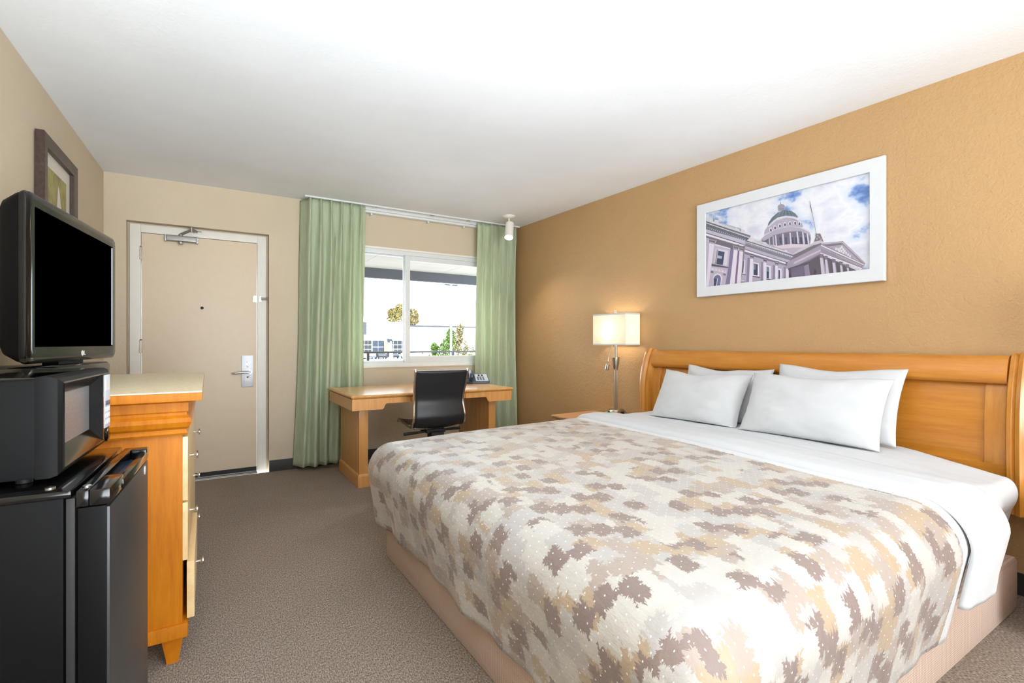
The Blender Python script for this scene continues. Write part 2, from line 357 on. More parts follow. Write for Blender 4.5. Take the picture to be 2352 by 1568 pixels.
# ------------------------------------------------------------------ window
win = structure('window_1', 'white sliding window between the green curtains')
y0 = D + .01
b = B(); b.box(WX0, WX0 + .04, y0, y0 + .1, WZ0, WZ1, .003); b.box(WX1 - .04, WX1, y0, y0 + .1, WZ0, WZ1, .003); b.box(WX0 + .04, WX1 - .04, y0, y0 + .1, WZ0, WZ0 + .035, .003); b.box(WX0 + .04, WX1 - .04, y0, y0 + .1, WZ1 - .045, WZ1, .003); b.build('outer_frame', 'white_alu', win)
b = B(); b.box(WX0 - .012, WX1 + .012, D - .006, D + .012, WZ0 - .012, WZ0 + .006, .003); b.box(WX0 - .012, WX1 + .012, D - .006, D + .012, WZ1 - .006, WZ1 + .012, .003); b.box(WX0 - .012, WX0 + .004, D - .006, D + .012, WZ0, WZ1); b.box(WX1 - .004, WX1 + .012, D - .006, D + .012, WZ0, WZ1); b.build('flange', 'white_plastic', win)
def sash(xa, xb, ya, yb, wl, wr, wb, wt, z0, z1):
    b = B(); b.box(xa, xa + wl, ya, yb, z0, z1, .004); b.box(xb - wr, xb, ya, yb, z0, z1, .004); b.box(xa + wl, xb - wr, ya, yb, z0, z0 + wb, .004); b.box(xa + wl, xb - wr, ya, yb, z1 - wt, z1, .004)
    o = b.build('sash', 'white_alu', win)
    bx('pane', 'window_glass', o, xa + wl - .003, xb - wr + .003, (ya + yb) / 2 - .003, (ya + yb) / 2 + .003, z0 + wb - .003, z1 - wt + .003, smooth=False)
    return o
sash(WX0 + .04, 1.755, y0 + .055, y0 + .085, .02, .032, .02, .012, WZ0 + .035, WZ1 - .045)
sh = sash(1.727, WX1 - .04, y0 + .012, y0 + .046, .052, .05, .062, .05, WZ0 + .035, WZ1 - .045)
b = B(); b.box(1.718, 1.742, y0 - .016, y0 + .012, 1.36, 1.46, .004); b.box(1.722, 1.738, y0 - .026, y0 - .014, 1.385, 1.435, .003); b.build('sash_latch', 'white_plastic', win)

# ------------------------------------------------------------------ curtains and track
tr = thing('curtain_track', 'white metal curtain track along the ceiling above the window', 'curtain track', (0, 4.69, H))
b = B(); b.box(.735, 2.995, -.022, .022, -.013, 0, .002); b.build('rail', 'white_alu', tr)
b = B(); b.box(.80, 2.92, .06, .085, -.03, 0, .002); b.box(.80, 2.92, .085, .15, -.05, 0, .004); b.build('rear_rail', 'white_alu', tr)
for x in (1.36, 1.95, 2.36): B().box(x - .008, x + .008, .1, .15, -.068, -.045, .003).build('bracket', 'white_alu', tr)
for x in (1.36, 1.95, 2.36): B().box(x - .02, x + .02, -.012, .012, -.02, -.013, .002).build('carrier', 'nickel', tr)
def curtain(name, label, xt0, xt1, xb0, xb1, npl, ret_left, ret_right, z0):
    z1 = H - .018; rows, uvs = [], []; nz, nx = 60, npl * 16
    rnd = random.Random(name + label); ph = [rnd.uniform(-.8, .8) for _ in range(npl + 2)]
    for i in range(nz + 1):
        v = i / nz; z = z1 + (z0 - z1) * v; row, uvr = [], []
        pin = math.exp(-((v - .055) / .035) ** 2)                 # pinch pleats just below the heading
        opn = min(1, max(0, (v - .03) / .35)) ** .8
        for j in range(nx + 1):
            u = j / nx; xs = xt0 + (xt1 - xt0) * u; xe = xb0 + (xb1 - xb0) * u; x = xs + (xe - xs) * v ** 1.4
            k = u * npl; fr = k - math.floor(k); p = ph[int(min(k, npl))]
            peak = math.exp(-((fr - .5) / .11) ** 2)
            wave = math.cos(2 * math.pi * (fr - .5)) * .5 + .5
            amp = .004 + .062 * opn
            yy = 4.70 + .045 * opn - (peak * .05 * (1 - opn) + wave * amp * (1 + .3 * p)) - .008 * pin * peak
            yy += .010 * math.sin(9 * u * npl / 6 + 3 * v + p) * opn + .006 * noise.noise((x * 9, z * 2.2, 3))
            x += (.5 - fr) * .016 * pin * math.exp(-((fr - .5) / .22) ** 2) * 2 + .008 * math.sin(5 * v + p * 3) * opn
            yy = max(yy, 4.645)
            if ret_left and u < .09: t = 1 - u / .09; yy += t * (4.825 - yy) ; x += -t * .015
            if ret_right and u > .93: t = (u - .93) / .07; yy += t * (4.80 - yy)
            row.append((x, yy, z)); uvr.append((u * (xt1 - xt0) * 2, z))
        rows.append(row); uvs.append(uvr)
    b = B(); b.sheet(rows, uvs); o = b.build('cloth', 'curtain_green', None, ang=180)
    md = o.modifiers.new('thick', 'SOLIDIFY'); md.thickness = .0025
    o.name = name; o.data.name = name
    return tag(o, label, 'curtain', 'green curtains')
curtain('curtain', 'pale green pleated curtain hanging to the floor beside the entry door', .735, 1.275, .675, 1.255, 6, True, False, .035)
curtain('curtain', 'pale green pleated curtain in the corner beside the tan wall', 2.475, 2.985, 2.475, 3.005, 5, False, True, .035)

# ------------------------------------------------------------------ dresser
def rect_ring(x0, x1, y0, y1, z, off): return [(x0 - off, y0 - off, z), (x1 + off, y0 - off, z), (x1 + off, y1 + off, z), (x0 - off, y1 + off, z)]
DR = thing('dresser', 'honey wooden dresser with laminate top and six drawers along the left wall', 'dresser', (0, 0, 0))
X0, X1, Y0, Y1 = -.66, -.075, 2.11, 3.35
bx('carcass', 'wood_dresser', DR, X0, X1, Y0, Y1, .13, .83, .003)
prof = [(.815, .0), (.815, .012), (.822, .016), (.83, .012), (.836, .012), (.845, .022), (.862, .028), (.876, .024), (.886, .014), (.895, .014), (.9, .018), (.93, .018), (.934, .03), (.938, .034), (.938, .034)]
b = B(); b.loops([rect_ring(X0 + .02, X1, Y0, Y1, z, o) for z, o in prof]); b.build('crown_moulding', 'wood_dresser', DR, ang=25)
bx('top_edge', 'wood_dresser', DR, X0 - .01, X1 + .06, Y0 - .055, Y1 + .04, .938, .967, .004)
bx('top', 'laminate_top', DR, X0 - .01, X1 + .06, Y0 - .055, Y1 + .04, .967, .972, .001)
b = B(); b.box(X0, X1 + .016, Y0 - .012, Y1 + .012, .095, .145, .006); b.build('base_rail', 'wood_dresser', DR)
for fx, fy in ((X1 - .03, Y0 + .035), (X1 - .03, Y1 - .035), (X0 + .05, Y0 + .035), (X0 + .05, Y1 - .035)):
    b = B(); b.loops([[(fx + sx * a, fy + sy * a, z) for sx, sy in ((-1, -1), (1, -1), (1, 1), (-1, 1))] for a, z in ((.018, 0), (.02, .02), (.032, .096))]); b.build('leg', 'wood_dresser', DR)
for c, (ya, yb) in enumerate(((Y0 + .012, (Y0 + Y1) / 2 - .004), ((Y0 + Y1) / 2 + .004, Y1 - .012))):
    for r, (za, zb) in enumerate(((.575, .805), (.36, .568), (.15, .353))):
        out = .022 if (c == 0 and r == 2) else .002
        d = bx('drawer', 'wood_front_lit', DR, X1 - .01 + out, X1 + .014 + out, ya, yb, za, zb, .004)
        zc = (.68, .455, .237)[r]; yc = (2.42, 3.04)[c]; xx = X1 + .014 + out
        B().lathe([(.005, 0), (.0045, .012), (.007, .018), (.016, .022), (.016, .026), (.008, .028)], 14, (xx, yc, zc), 'X').build('pull', 'chrome', d, label='chrome drawer pull')

# ------------------------------------------------------------------ television on the dresser
TV = thing('television', 'black flat screen television standing on the dresser', 'television', (-.445, 2.62, .972), R_(-8))
wy, zb, zt = .43, .098, .672
b = B()
def rrect_xy(x0, x1, y0, y1, r, z, o, n=5):
    out = []
    for cx_, cy_, a0 in ((x1 - r, y0 + r, -90), (x1 - r, y1 - r, 0), (x0 + r, y1 - r, 90), (x0 + r, y0 + r, 180)):
        for k in range(n + 1): a = R_(a0 + 90 * k / n); out.append((cx_ + (r + o) * math.cos(a), cy_ + (r + o) * math.sin(a), z))
    return out
def rrect(x, w, z0, z1, r, n=5):
    out = []
    for cy_, cz_, a0 in ((w - r, z0 + r, -90), (w - r, z1 - r, 0), (-w + r, z1 - r, 90), (-w + r, z0 + r, 180)):
        for k in range(n + 1): a = R_(a0 + 90 * k / n); out.append((x, cy_ + r * math.cos(a), cz_ + r * math.sin(a)))
    return out
b.loops([rrect(x, wy + o, zb - o, zt + o, .03) for x, o in ((-.105, -.09), (-.1, -.07), (-.07, -.03), (-.03, -.008), (-.015, -.004))]); b.build('back_shell', 'black_satin', TV)
b = B(); rg = [rrect(x, wy + o, zb - o, zt + o, .028) for x, o in ((-.016, -.002), (-.008, 0), (.002, -.002), (.008, -.010), (.0085, -.03))]
rg.append(rrect(.0085, .385, .155, .625, .004)); rg.append(rrect(.002, .383, .157, .623, .004)); b.loops(rg, cap=False); b.build('bezel', 'black_gloss', TV)
b = B(); b.loops([rrect(.0025, .384, .156, .624, .004), rrect(.0, .384, .156, .624, .004)]); b.build('screen', 'screen_black', TV, smooth=False)
b = B(); b.lathe([(.011, .0088), (.011, .0098)], 16, (0, .016, .128), 'X'); b.box(.0088, .0098, .03, .036, .12, .137); b.box(.0088, .0098, .03, .046, .12, .124); b.build('logo', 'badge_white', TV)
bx('stand_neck', 'black_satin', TV, -.07, -.02, -.12, .12, .085, .12, .004)
b = B(); b.loops([rrect_xy(-.16, .06, -.40, .20, .05, z, o) for z, o in ((0, 0), (.075, 0), (.084, -.004), (.088, -.012))]); b.build('stand_base', 'black_gloss', TV)
for k in range(7): bx('vent_slot', 'black_matte', TV, -.1065, -.1045, -.3 + k * .1, -.25 + k * .1, .5, .508)

# ------------------------------------------------------------------ refrigerator
FR = thing('mini_fridge', 'black mini fridge in the left foreground', 'refrigerator', (-.208, 1.285, 0), R_(-3.2))
w = .46
bx('cabinet', 'black_satin', FR, -.45, -.032, 0, w, .03, .835, .006)
b = B(); b.box(-.455, -.02, -.004, w + .004, .835, .85, .005); b.build('top_panel', 'black_gloss', FR)
b = B(); b.box(-.03, -.016, .004, w - .004, .04, .832, .002); b.build('gasket', 'black_matte', FR)
dr = bx('door', 'black_satin', FR, -.012, .034, 0, w, .045, .812, .006)
bx('front_panel', 'fridge_front', dr, .030, .039, .004, w - .004, .05, .808, .004, label='dark grey glossy front panel')
b = B(); b.box(-.014, .006, 0, w, .813, .846, .004); b.box(.006, .04, 0, .13, .813, .846, .006); b.box(.006, .04, w - .04, w, .813, .846, .006); b.box(.026, .042, .12, w - .03, .813, .836, .006); b.build('handle_cap', 'black_gloss', dr)
bx('handle_recess', 'navy_plastic', dr, .006, .026, .13, w - .04, .812, .818)
b = B(); b.lathe([(.012, .038), (.012, .040)], 16, (0, .405, .79), 'X'); b.build('badge', 'badge_white', dr)
b = B(); b.lathe([(.008, .846), (.008, .849), (.004, .851)], 12, (-.003, .03, 0)); b.build('hinge_screw', 'chrome', dr)
b = B(); b.lathe([(.009, .85), (.009, .853), (.004, .855)], 12, (-.06, .03, 0)); b.build('screw', 'chrome', FR)
for fx in (-.42, -.07):
    for fy in (.04, w - .04): B().lathe([(.018, 0), (.018, .03)], 12, (fx, fy, 0)).build('foot', 'black_matte', FR)

# ------------------------------------------------------------------ microwave on the fridge
MW = thing('microwave', 'glossy black microwave oven standing on the mini fridge', 'microwave', (-.266, 1.35, .85), R_(-3.0))
w, z0, z1 = .445, .014, .221
bx('body', 'black_satin', MW, -.33, -.03, .004, w - .004, z0, z1 - .004, .006)
bx('top_cover', 'black_gloss', MW, -.33, -.028, .002, w - .002, z1 - .006, z1, .003)
def fr4(x, ya, yb, za, zb): return [(x, ya, za), (x, yb, za), (x, yb, zb), (x, ya, zb)]
b = B(); b.loops([fr4(-.03, .0, w, z0, z1), fr4(-.008, 0, w, z0, z1), fr4(.004, .004, w - .01, z0 + .004, z1 - .004), fr4(.008, .022, w - .02, z0 + .012, z1 - .012)], cap=False)
b.bm.faces.new([b.bm.verts.new(p) for p in fr4(-.03, .0, w, z0, z1)]); b.build('front_surround', 'black_satin', MW, ang=20)
b = B(); b.loops([fr4(.008, .022, .355, z0 + .012, z1 - .012), fr4(.010, .026, .352, z0 + .016, z1 - .015), fr4(-.012, .06, .325, z0 + .05, z1 - .04), fr4(-.014, .062, .323, z0 + .052, z1 - .042)], cap=False); b.build('door_bezel', 'black_gloss', MW, ang=20)
bx('control_fascia', 'black_gloss', MW, .004, .009, .355, w - .02, z0 + .012, z1 - .012)
dw = bx('door_window', 'oven_window', MW, -.016, -.0135, .06, .325, z0 + .05, z1 - .04, smooth=False)
cp = bx('control_panel', 'key_plate', MW, .008, .0105, .370, .428, z0 + .045, z1 - .018, .001, label='pale blue control panel')
bx('display', 'badge_white', cp, .0100, .0115, .376, .421, z1 - .06, z1 - .032)
for r in range(4):
    for c in range(3): bx('button', 'badge_white' if r else 'navy_plastic', cp, .0100, .012, .377 + c * .016, .389 + c * .016, z0 + .055 + (3 - r) * .017, z0 + .067 + (3 - r) * .017, .001)
B().lathe([(.02, .008), (.018, .012), (.012, .014)], 20, (0, .399, z0 + .024), 'X').build('open_button', 'black_gloss', MW)
for fx in (-.3, -.06):
    for fy in (.05, w - .05): B().lathe([(.014, .001), (.014, z0)], 12, (fx, fy, 0)).build('foot', 'black_matte', MW)

# ------------------------------------------------------------------ desk
DK = thing('desk', 'light wooden writing desk below the window', 'desk', (1.64, 4.21, 0))
hw, ya, yb = .72, -.43, .42
b = B(); b.loops([rect_ring(-hw, hw, ya, yb, z, o) for z, o in ((.712, -.022), (.716, -.012), (.722, -.004), (.73, 0), (.736, -.003), (.74, -.012))]); b.build('top_edge', 'wood_desk', DK, ang=30)
bx('top', 'wood_desk_top', DK, -hw + .016, hw - .016, ya + .016, yb - .016, .738, .7415)
def apron(pts): return B().prism([(x, ya + .02, z) for x, z in pts], (0, .022, 0))
zl, zh = .625, .668
curve = [(x_, zl + (zh - zl) * (.5 - .5 * math.cos(math.pi * t))) for t, x_ in ((k / 8, k / 8 * .032) for k in range(9))]
xl0 = -hw + .012
ap = apron([(xl0, .712), (xl0, zl)] + [(-.475 + a, z) for a, z in curve] + [(-.243, zh), (-.243, .712)]).build('apron', 'wood_desk', DK)
apron([(-xl0, .712), (.243, .712), (.243, zh)] + [(.475 - a, z) for a, z in curve[::-1]] + [(-xl0, zl)]).build('apron', 'wood_desk', DK)
d = apron([(-.239, .710), (-.239, zh + .002), (.239, zh + .002), (.239, .710)]).build('drawer', 'wood_desk', DK)
bx('drawer_box', 'wood_desk', DK, -.23, .23, ya + .042, .2, .675, .708)
for s in (-1, 1):
    bx('side_apron', 'wood_desk', DK, s * (hw - .024) - .012, s * (hw - .024) + .012, ya + .043, yb - .02, zl, .712)
    xi = -.585 if s < 0 else .585
    lg = B(); lg.box(xi - .035, xi + .035, -.272, .36, .09, .712, .002); lg.build('pedestal', 'wood_desk', DK)
    pb = B(); pb.loops([rect_ring(xi - .035, xi + .035, -.272, .36, z, o) for z, o in ((0, .012), (.085, .012), (.095, .008), (.103, .0))]); pb.build('plinth', 'wood_desk', DK, ang=25)

# ------------------------------------------------------------------ telephone
PH = thing('telephone', 'dark blue desk telephone on the right end of the desk', 'telephone', (2.315, 4.40, .742), R_(-22)); PH.scale = (1.12, 1.12, 1.12)
b = B(); b.prism([(-.1, -.1, 0), (-.1, .1, 0), (-.1, .1, .07), (-.1, -.1, .018)], (.2, 0, 0), .006); b.build('base', 'navy_plastic', PH)
def sl(y): return .018 + (y + .1) * .26
b = B(); b.prism([(-.02, -.09, sl(-.09) + .001), (-.02, .09, sl(.09) + .001), (-.02, .09, sl(.09) + .005), (-.02, -.09, sl(-.09) + .005)], (.112, 0, 0)); kp = b.build('face_plate', 'key_plate', PH)
for r in range(4):
    for c in range(3):
        y = -.075 + r * .024; x = -.005 + c * .024
        B().box(x, x + .015, y, y + .013, sl(y) + .003, sl(y) + .011, .001).build('key', 'navy_plastic', kp)
for c in range(2): y = .03; B().box(.01 + c * .03, .022 + c * .03, y, y + .045, sl(y) + .004, sl(y + .04) + .007, .001).build('label_window', 'dark_hole', kp)
pts = [(-.06, -.11, .04), (-.06, -.095, .052), (-.06, -.03, .075), (-.06, .04, .087), (-.06, .1, .088), (-.06, .118, .074)]
b = B(); b.tube(pts, .02, 12, [.02, .025, .02, .02, .027, .022]); b.build('handset', 'navy_plastic', PH)
cord = [(-.06, -.12, .05)] + [(-.06 - .05 * t + .012 * math.cos(t * 60), -.135 - .02 * math.sin(t * 3), .014 + .012 * math.sin(t * 60) * .6) for t in [k / 60 for k in range(61)]]
B().tube(spline(cord[::2], 3), .003, 6).build('cord', 'navy_plastic', PH)

# ------------------------------------------------------------------ office chair
CH = thing('office_chair', 'black leather office chair with chrome frame pushed up to the desk', 'chair', (1.545, 3.52, 0), R_(-3))
side = [(0.0, .93), (.03, .84), (.062, .74), (.07, .68), (.055, .61), (.05, .56), (.075, .515), (.13, .492), (.25, .49), (.38, .502), (.455, .505), (.475, .492)]
sp = spline([(0, y, z) for y, z in side], 6)
for s in (-1, 1):
    sr = B(); n = 8; rings = []
    for i, p in enumerate(sp):
        t = (sp[min(i + 1, len(sp) - 1)] - sp[max(i - 1, 0)]).normalized(); nr = Vector((0, -t.z, t.y))
        x = s * (.212 - .012 * math.exp(-((p.z - .7) / .1) ** 2))
        rings.append([Vector((x, p.y, p.z)) + .010 * math.cos(2 * math.pi * k / n) * Vector((1, 0, 0)) + .014 * math.sin(2 * math.pi * k / n) * nr for k in range(n)])
    sr.loops(rings); sr.build('side_rail', 'chrome', CH)
rows = []
for i, p in enumerate(sp):
    t = (sp[min(i + 1, len(sp) - 1)] - sp[max(i - 1, 0)]).normalized(); nr = Vector((0, -t.z, t.y))
    wd = .206 - .012 * math.exp(-((p.z - .7) / .1) ** 2)
    rows.append([Vector((wd * a, p.y, p.z)) + nr * (-.018 * (1 - a * a)) for a in [k / 8 - 1 for k in range(17)]])
b = B(); b.sheet(rows); sg = b.build('sling', 'leather', CH, ang=180); md = sg.modifiers.new('thick', 'SOLIDIFY'); md.thickness = .016; md.offset = 0
b = B(); b.tube([(-.212, 0, .93), (.212, 0, .93)], .006, 8); b.build('top_bar', 'chrome', CH)
for s in (-1, 1): B().lathe([(.012, -.008), (.013, 0), (.008, .012)], 12, (s * .212, 0, .93)).build('rail_cap', 'chrome', CH)
b = B(); b.box(-.17, .17, .16, .2, .455, .475, .005); b.box(-.17, .17, .3, .34, .455, .475, .005); b.build('seat_bracket', 'chrome', CH)
b = B(); b.box(-.08, .08, .13, .34, .425, .458, .012); b.box(-.055, .055, .09, .2, .36, .44, .02); b.build('tilt_mechanism', 'black_matte', CH)
b = B(); b.tube([(-.25, .17, .43), (-.2, .17, .432), (-.06, .17, .437)], .009, 8, [.012, .012, .008]); b.build('lever', 'black_matte', CH)
b = B(); b.tube([(.23, .2, .437), (.18, .2, .437), (.06, .2, .435)], .009, 8, [.012, .012, .008]); b.build('lever', 'black_matte', CH)
b = B(); b.lathe([(.03, .08), (.03, .22), (.024, .22), (.024, .32), (.036, .33), (.04, .38)], 18, (0, .2, 0)); b.build('gas_column', 'black_matte', CH)
b = B(); b.lathe([(.04, .07), (.045, .1), (.034, .12)], 18, (0, .2, 0)); b.build('base_hub', 'chrome', CH)
for k in range(5):
    a = 2 * math.pi * k / 5 + .3; c, s = math.cos(a), math.sin(a)
    lg = B(); lg.tube([(0.03 * c, .2 + .03 * s, .1), (.18 * c, .2 + .18 * s, .085), (.29 * c, .2 + .29 * s, .068)], .02, 10, [.022, .018, .014]); lg.build('base_leg', 'chrome', CH)
    cs = B()
    for o in (-.014, .014):
        rings = []
        for dx in (-.009, .009):
            rings.append([(.29 * c - s * (o + dx) + c * .026 * math.cos(q), .2 + .29 * s + c * (o + dx) + s * .026 * math.cos(q), .026 + .026 * math.sin(q)) for q in [2 * math.pi * i / 14 for i in range(14)]])
        cs.loops(rings)
    cs.tube([(.29 * c, .2 + .29 * s, .02), (.29 * c, .2 + .29 * s, .07)], .007, 8); cs.build('caster', 'black_matte', CH)

# ------------------------------------------------------------------ nightstands and bedside lamps
def nightstand(label, loc, rz):
    N = thing('nightstand', label, 'nightstand', loc, rz, 'nightstands beside the bed')
    b = B(); b.loops([rect_ring(-.5, 0, -.28, .28, z, o) for z, o in ((.495, -.012), (.502, -.003), (.512, 0), (.52, -.004))]); b.build('top', 'wood_night', N, ang=30)
    bx('body', 'wood_night', N, -.47, -.012, -.255, .255, .06, .495, .003)
    for za, zb in ((.29, .475), (.085, .275)):
        d = bx('drawer', 'wood_night', N, -.486, -.468, -.235, .235, za, zb, .004)
        B().lathe([(.005, 0), (.005, -.012), (.014, -.02), (.008, -.026)], 12, (-.486, 0, (za + zb) / 2), 'X').build('pull', 'chrome', d)
    b = B(); b.box(-.455, -.03, -.24, .24, 0, .06); b.build('plinth', 'wood_night', N)
    return N
WR = R_(1.655)
nightstand('wooden nightstand in the gap between the bed and the corner', (xr(3.2) - .012, 3.19, 0), WR)
nightstand('wooden nightstand on the near side of the bed past the right edge', (xr(.24) - .012, .24, 0), WR)
def table_lamp(label, x, y, z):
    L = thing('table_lamp', label, 'lamp', (x, y, z), WR, 'bedside lamps')
    b = B(); b.loops([[(sx * a, sy * a2, zz) for sx, sy in ((-1, -1), (1, -1), (1, 1), (-1, 1))] for a, a2, zz in ((.07, .085, 0), (.07, .085, .012), (.04, .05, .058), (.03, .036, .062))]); bs = b.build('base', 'nickel', L)
    b = B(); b.lathe([(.012, -.058), (.012, -.066)], 14, (0, .02, .034), 'X'); b.build('switch', 'dark_hole', bs)
    b = B(); b.box(-.015, .015, -.082, -.07, .02, .045, .002); b.build('outlet', 'dark_hole', bs)
    b = B(); b.tube([(-.013, 0, .06), (-.013, 0, .40)], .0065, 10); b.tube([(.013, 0, .06), (.013, 0, .40)], .0065, 10); b.tube([(0, .012, .06), (0, .012, .4)], .0065, 10); b.build('stem', 'nickel', L)
    b = B(); b.lathe([(.016, .39), (.02, .41), (.032, .47), (.034, .5), (.028, .503)], 18); b.build('cup', 'nickel', L)
    b = B(); b.tube([(0, 0, .5), (0, 0, .62)], .013, 12); b.tube([(0, 0, .62), (0, 0, .88)], .004, 8); b.lathe([(.004, .872), (.009, .874), (.009, .905), (.004, .907)], 12); b.build('rod', 'nickel', L)
    arm = spline([(-.02, .01, .44), (-.035, .035, .45), (-.04, .045, .5), (-.03, .035, .56), (-.025, .025, .6)], 5)
    b = B(); b.tube(spline([(-.02, .02, .6), (-.03, .034, .56), (-.04, .05, .49), (-.042, .053, .43)], 5), .0045, 8); b.build('reading_arm', 'nickel', L)
    b = B(); b.tube([(-.042, .053, .44), (-.046, .06, .395)], .017, 14); hd = b.build('reading_head', 'nickel', L)
    B().tube([(-.046, .06, .396), (-.0462, .0604, .392)], .011, 12).build('reading_lens', 'dark_hole', hd)
    sx, sy, za, zb = .086, .19, .605, .868; T = .003
    b = B()
    for (ax, bx_, ay, by) in ((-sx, -sx + T, -sy, sy), (sx - T, sx, -sy, sy), (-sx + T, sx - T, -sy, -sy + T), (-sx + T, sx - T, sy - T, sy)): b.box(ax, bx_, ay, by, za, zb)
    sd = b.build('lamp_shade', 'shade_linen', L, smooth=False)
    for zz in (za - .001, zb - .011):
        b = B(); b.loops([[(x_ * (sx + e), y_ * (sy + e), z_) for x_, y_ in ((-1, -1), (1, -1), (1, 1), (-1, 1))] for z_, e in ((zz, 0), (zz, .001), (zz + .012, .001), (zz + .012, 0))], cap=False); b.build('shade_trim', 'sheet_white', sd, smooth=False)
    b = B(); b.tube([(-sx, 0, zb - .012), (sx, 0, zb - .012)], .002, 6); b.tube([(0, -sy, zb - .012), (0, sy, zb - .012)], .002, 6); b.build('spider', 'nickel', sd)
    b = B(); b.lathe([(.012, .65), (.014, .67), (.026, .71), (.03, .735), (.026, .757), (.012, .768)], 16, (-.03, .035, 0)); bl = b.build('bulb', 'bulb_warm', L)
    d = bpy.data.lights.new('bulb_light', 'POINT'); d.energy = LAMP_W; d.color = (1, .88, .70); d.shadow_soft_size = .035
    o = bpy.data.objects.new('bulb_light', d); COL.objects.link(o); o.parent = L; o.location = (-.01, .012, .74)
    return L
LAMP_W = 3.4
table_lamp('brushed nickel table lamp with rectangular linen shade beyond the bed', 2.962, 3.10, .52)
table_lamp('brushed nickel table lamp on the near nightstand past the right edge', 3.03, .24, .52)

# ------------------------------------------------------------------ ceiling spot
SP = thing('ceiling_spotlight', 'small white adjustable spotlight on the ceiling by the corner', 'spotlight', (2.655, 4.342, H))
B().lathe([(.065, 0), (.065, -.008), (.05, -.022), (.02, -.026)], 24).build('canopy', 'white_plastic', SP)
b = B(); b.tube([(0, 0, -.024), (0, 0, -.062)], .007, 10); b.box(-.012, .012, -.012, .012, -.08, -.055, .004); b.build('swivel', 'white_plastic', SP)
p0, p1 = Vector((.008, 0, -.075)), Vector((-.035, -.05, -.235)); dv_ = (p1 - p0).normalized()
b = B(); b.tube([p0, p0 + dv_ * .004, p1 - dv_ * .002, p1], .046, 22, [.03, .044, .046, .044]); can = b.build('can', 'white_plastic', SP)
b = B(); b.tube([p1 - dv_ * .001, p1 + dv_ * .0025], .041, 22); b.build('lens', 'spot_glow', can)
d = bpy.data.lights.new('spot_beam', 'SPOT'); d.energy = 45; d.color = (1, .9, .74); d.spot_size = R_(125); d.spot_blend = .7; d.shadow_soft_size = .035
o = bpy.data.objects.new('spot_beam', d); COL.objects.link(o); o.parent = SP; o.location = p1 + dv_ * .01; o.rotation_euler = dv_.to_track_quat('-Z', 'Y').to_euler()

# ------------------------------------------------------------------ bed
BD = thing('bed', 'king bed base and mattress under the white sheets and patterned comforter', 'bed', (0, 0, 0))
B().loops([rect_ring(.815, 2.94, .65, 2.585, z, o) for z, o in ((.0, -.006), (.012, 0), (.212, 0), (.226, -.006), (.232, -.02))]).build('base', 'base_cover', BD)
bx('mattress', 'sheet_white', BD, .86, 2.94, .72, 2.54, .232, .555, .05)
HB = thing('headboard', 'honey wooden sleigh headboard with turned-back top rail against the tan wall', 'headboard', (xr(1.71) - .006, 1.71, 0), WR)
hpath = [(-.115, .39), (-.118, .55), (-.122, .70), (-.118, .82), (-.102, .92), (-.078, 1.0), (-.052, 1.06), (-.03, 1.085)]
hp = spline([(x, 0, z) for x, z in hpath], 5)
def strip(ya, yb, section, path, mat, name):
    """sweep a section (list of (y 0..1, depth towards the room)) along a side profile"""
    rings = []
    for i, p in enumerate(path):
        t = (path[min(i + 1, len(path) - 1)] - path[max(i - 1, 0)]).normalized(); nr = Vector((-t.z, 0, t.x))
        rings.append([Vector((p.x, ya + (yb - ya) * a, p.z)) + nr * d for a, d in section])
    return B().loops(rings).build(name, mat, HB, ang=30)
post = [(0, -.06), (0, .0), (.06, .012), (.2, .016), (.3, .008), (.34, .018), (.5, .03), (.66, .018), (.7, .008), (.8, .016), (.94, .012), (1, 0), (1, -.06)]
for ya_, yb_ in ((-1.105, -1.005), (1.005, 1.105)): strip(ya_, yb_, post, hp, 'wood_head_post', 'post')
flat = lambda a, b_: [(0, a), (0, b_), (1, b_), (1, a)]
rp = spline([(-.085, 0, .962), (-.095, 0, .98), (-.088, 0, 1.02), (-.066, 0, 1.062), (-.04, 0, 1.078), (-.02, 0, 1.072)], 5)
strip(-1.005, 1.005, flat(-.03, .006), rp, 'wood_head', 'top_rail')
def hpz(za, zb): return [Vector((p.x, 0, p.z)) for p in hp if za <= p.z <= zb]
def seg(za, zb, dx):
    out = []
    for k in range(9):
        z = za + (zb - za) * k / 8
        for a, b_ in zip(hp, hp[1:]):
            if a.z <= z <= b_.z + 1e-6: t = (z - a.z) / (b_.z - a.z); out.append(Vector((a.x + (b_.x - a.x) * t + dx, 0, z))); break
    return out
strip(-1.005, 1.005, flat(-.03, 0), seg(.395, .592, .028), 'wood_head', 'bottom_rail')
for ya_, yb_ in ((-1.005, -.93), (.93, 1.005), (-.04, .04)): strip(ya_, yb_, flat(-.03, 0), seg(.592, .965, .028), 'wood_head_post', 'stile')
for ya_, yb_ in ((-.93, -.04), (.04, .93)): strip(ya_, yb_, flat(-.015, 0), seg(.592, .965, .040), 'wood_head', 'panel')
for s in (-1, 1): bx('wall_bracket', 'wood_head', HB, -.05, 0, s * .5 - .05, s * .5 + .05, .5, .9)

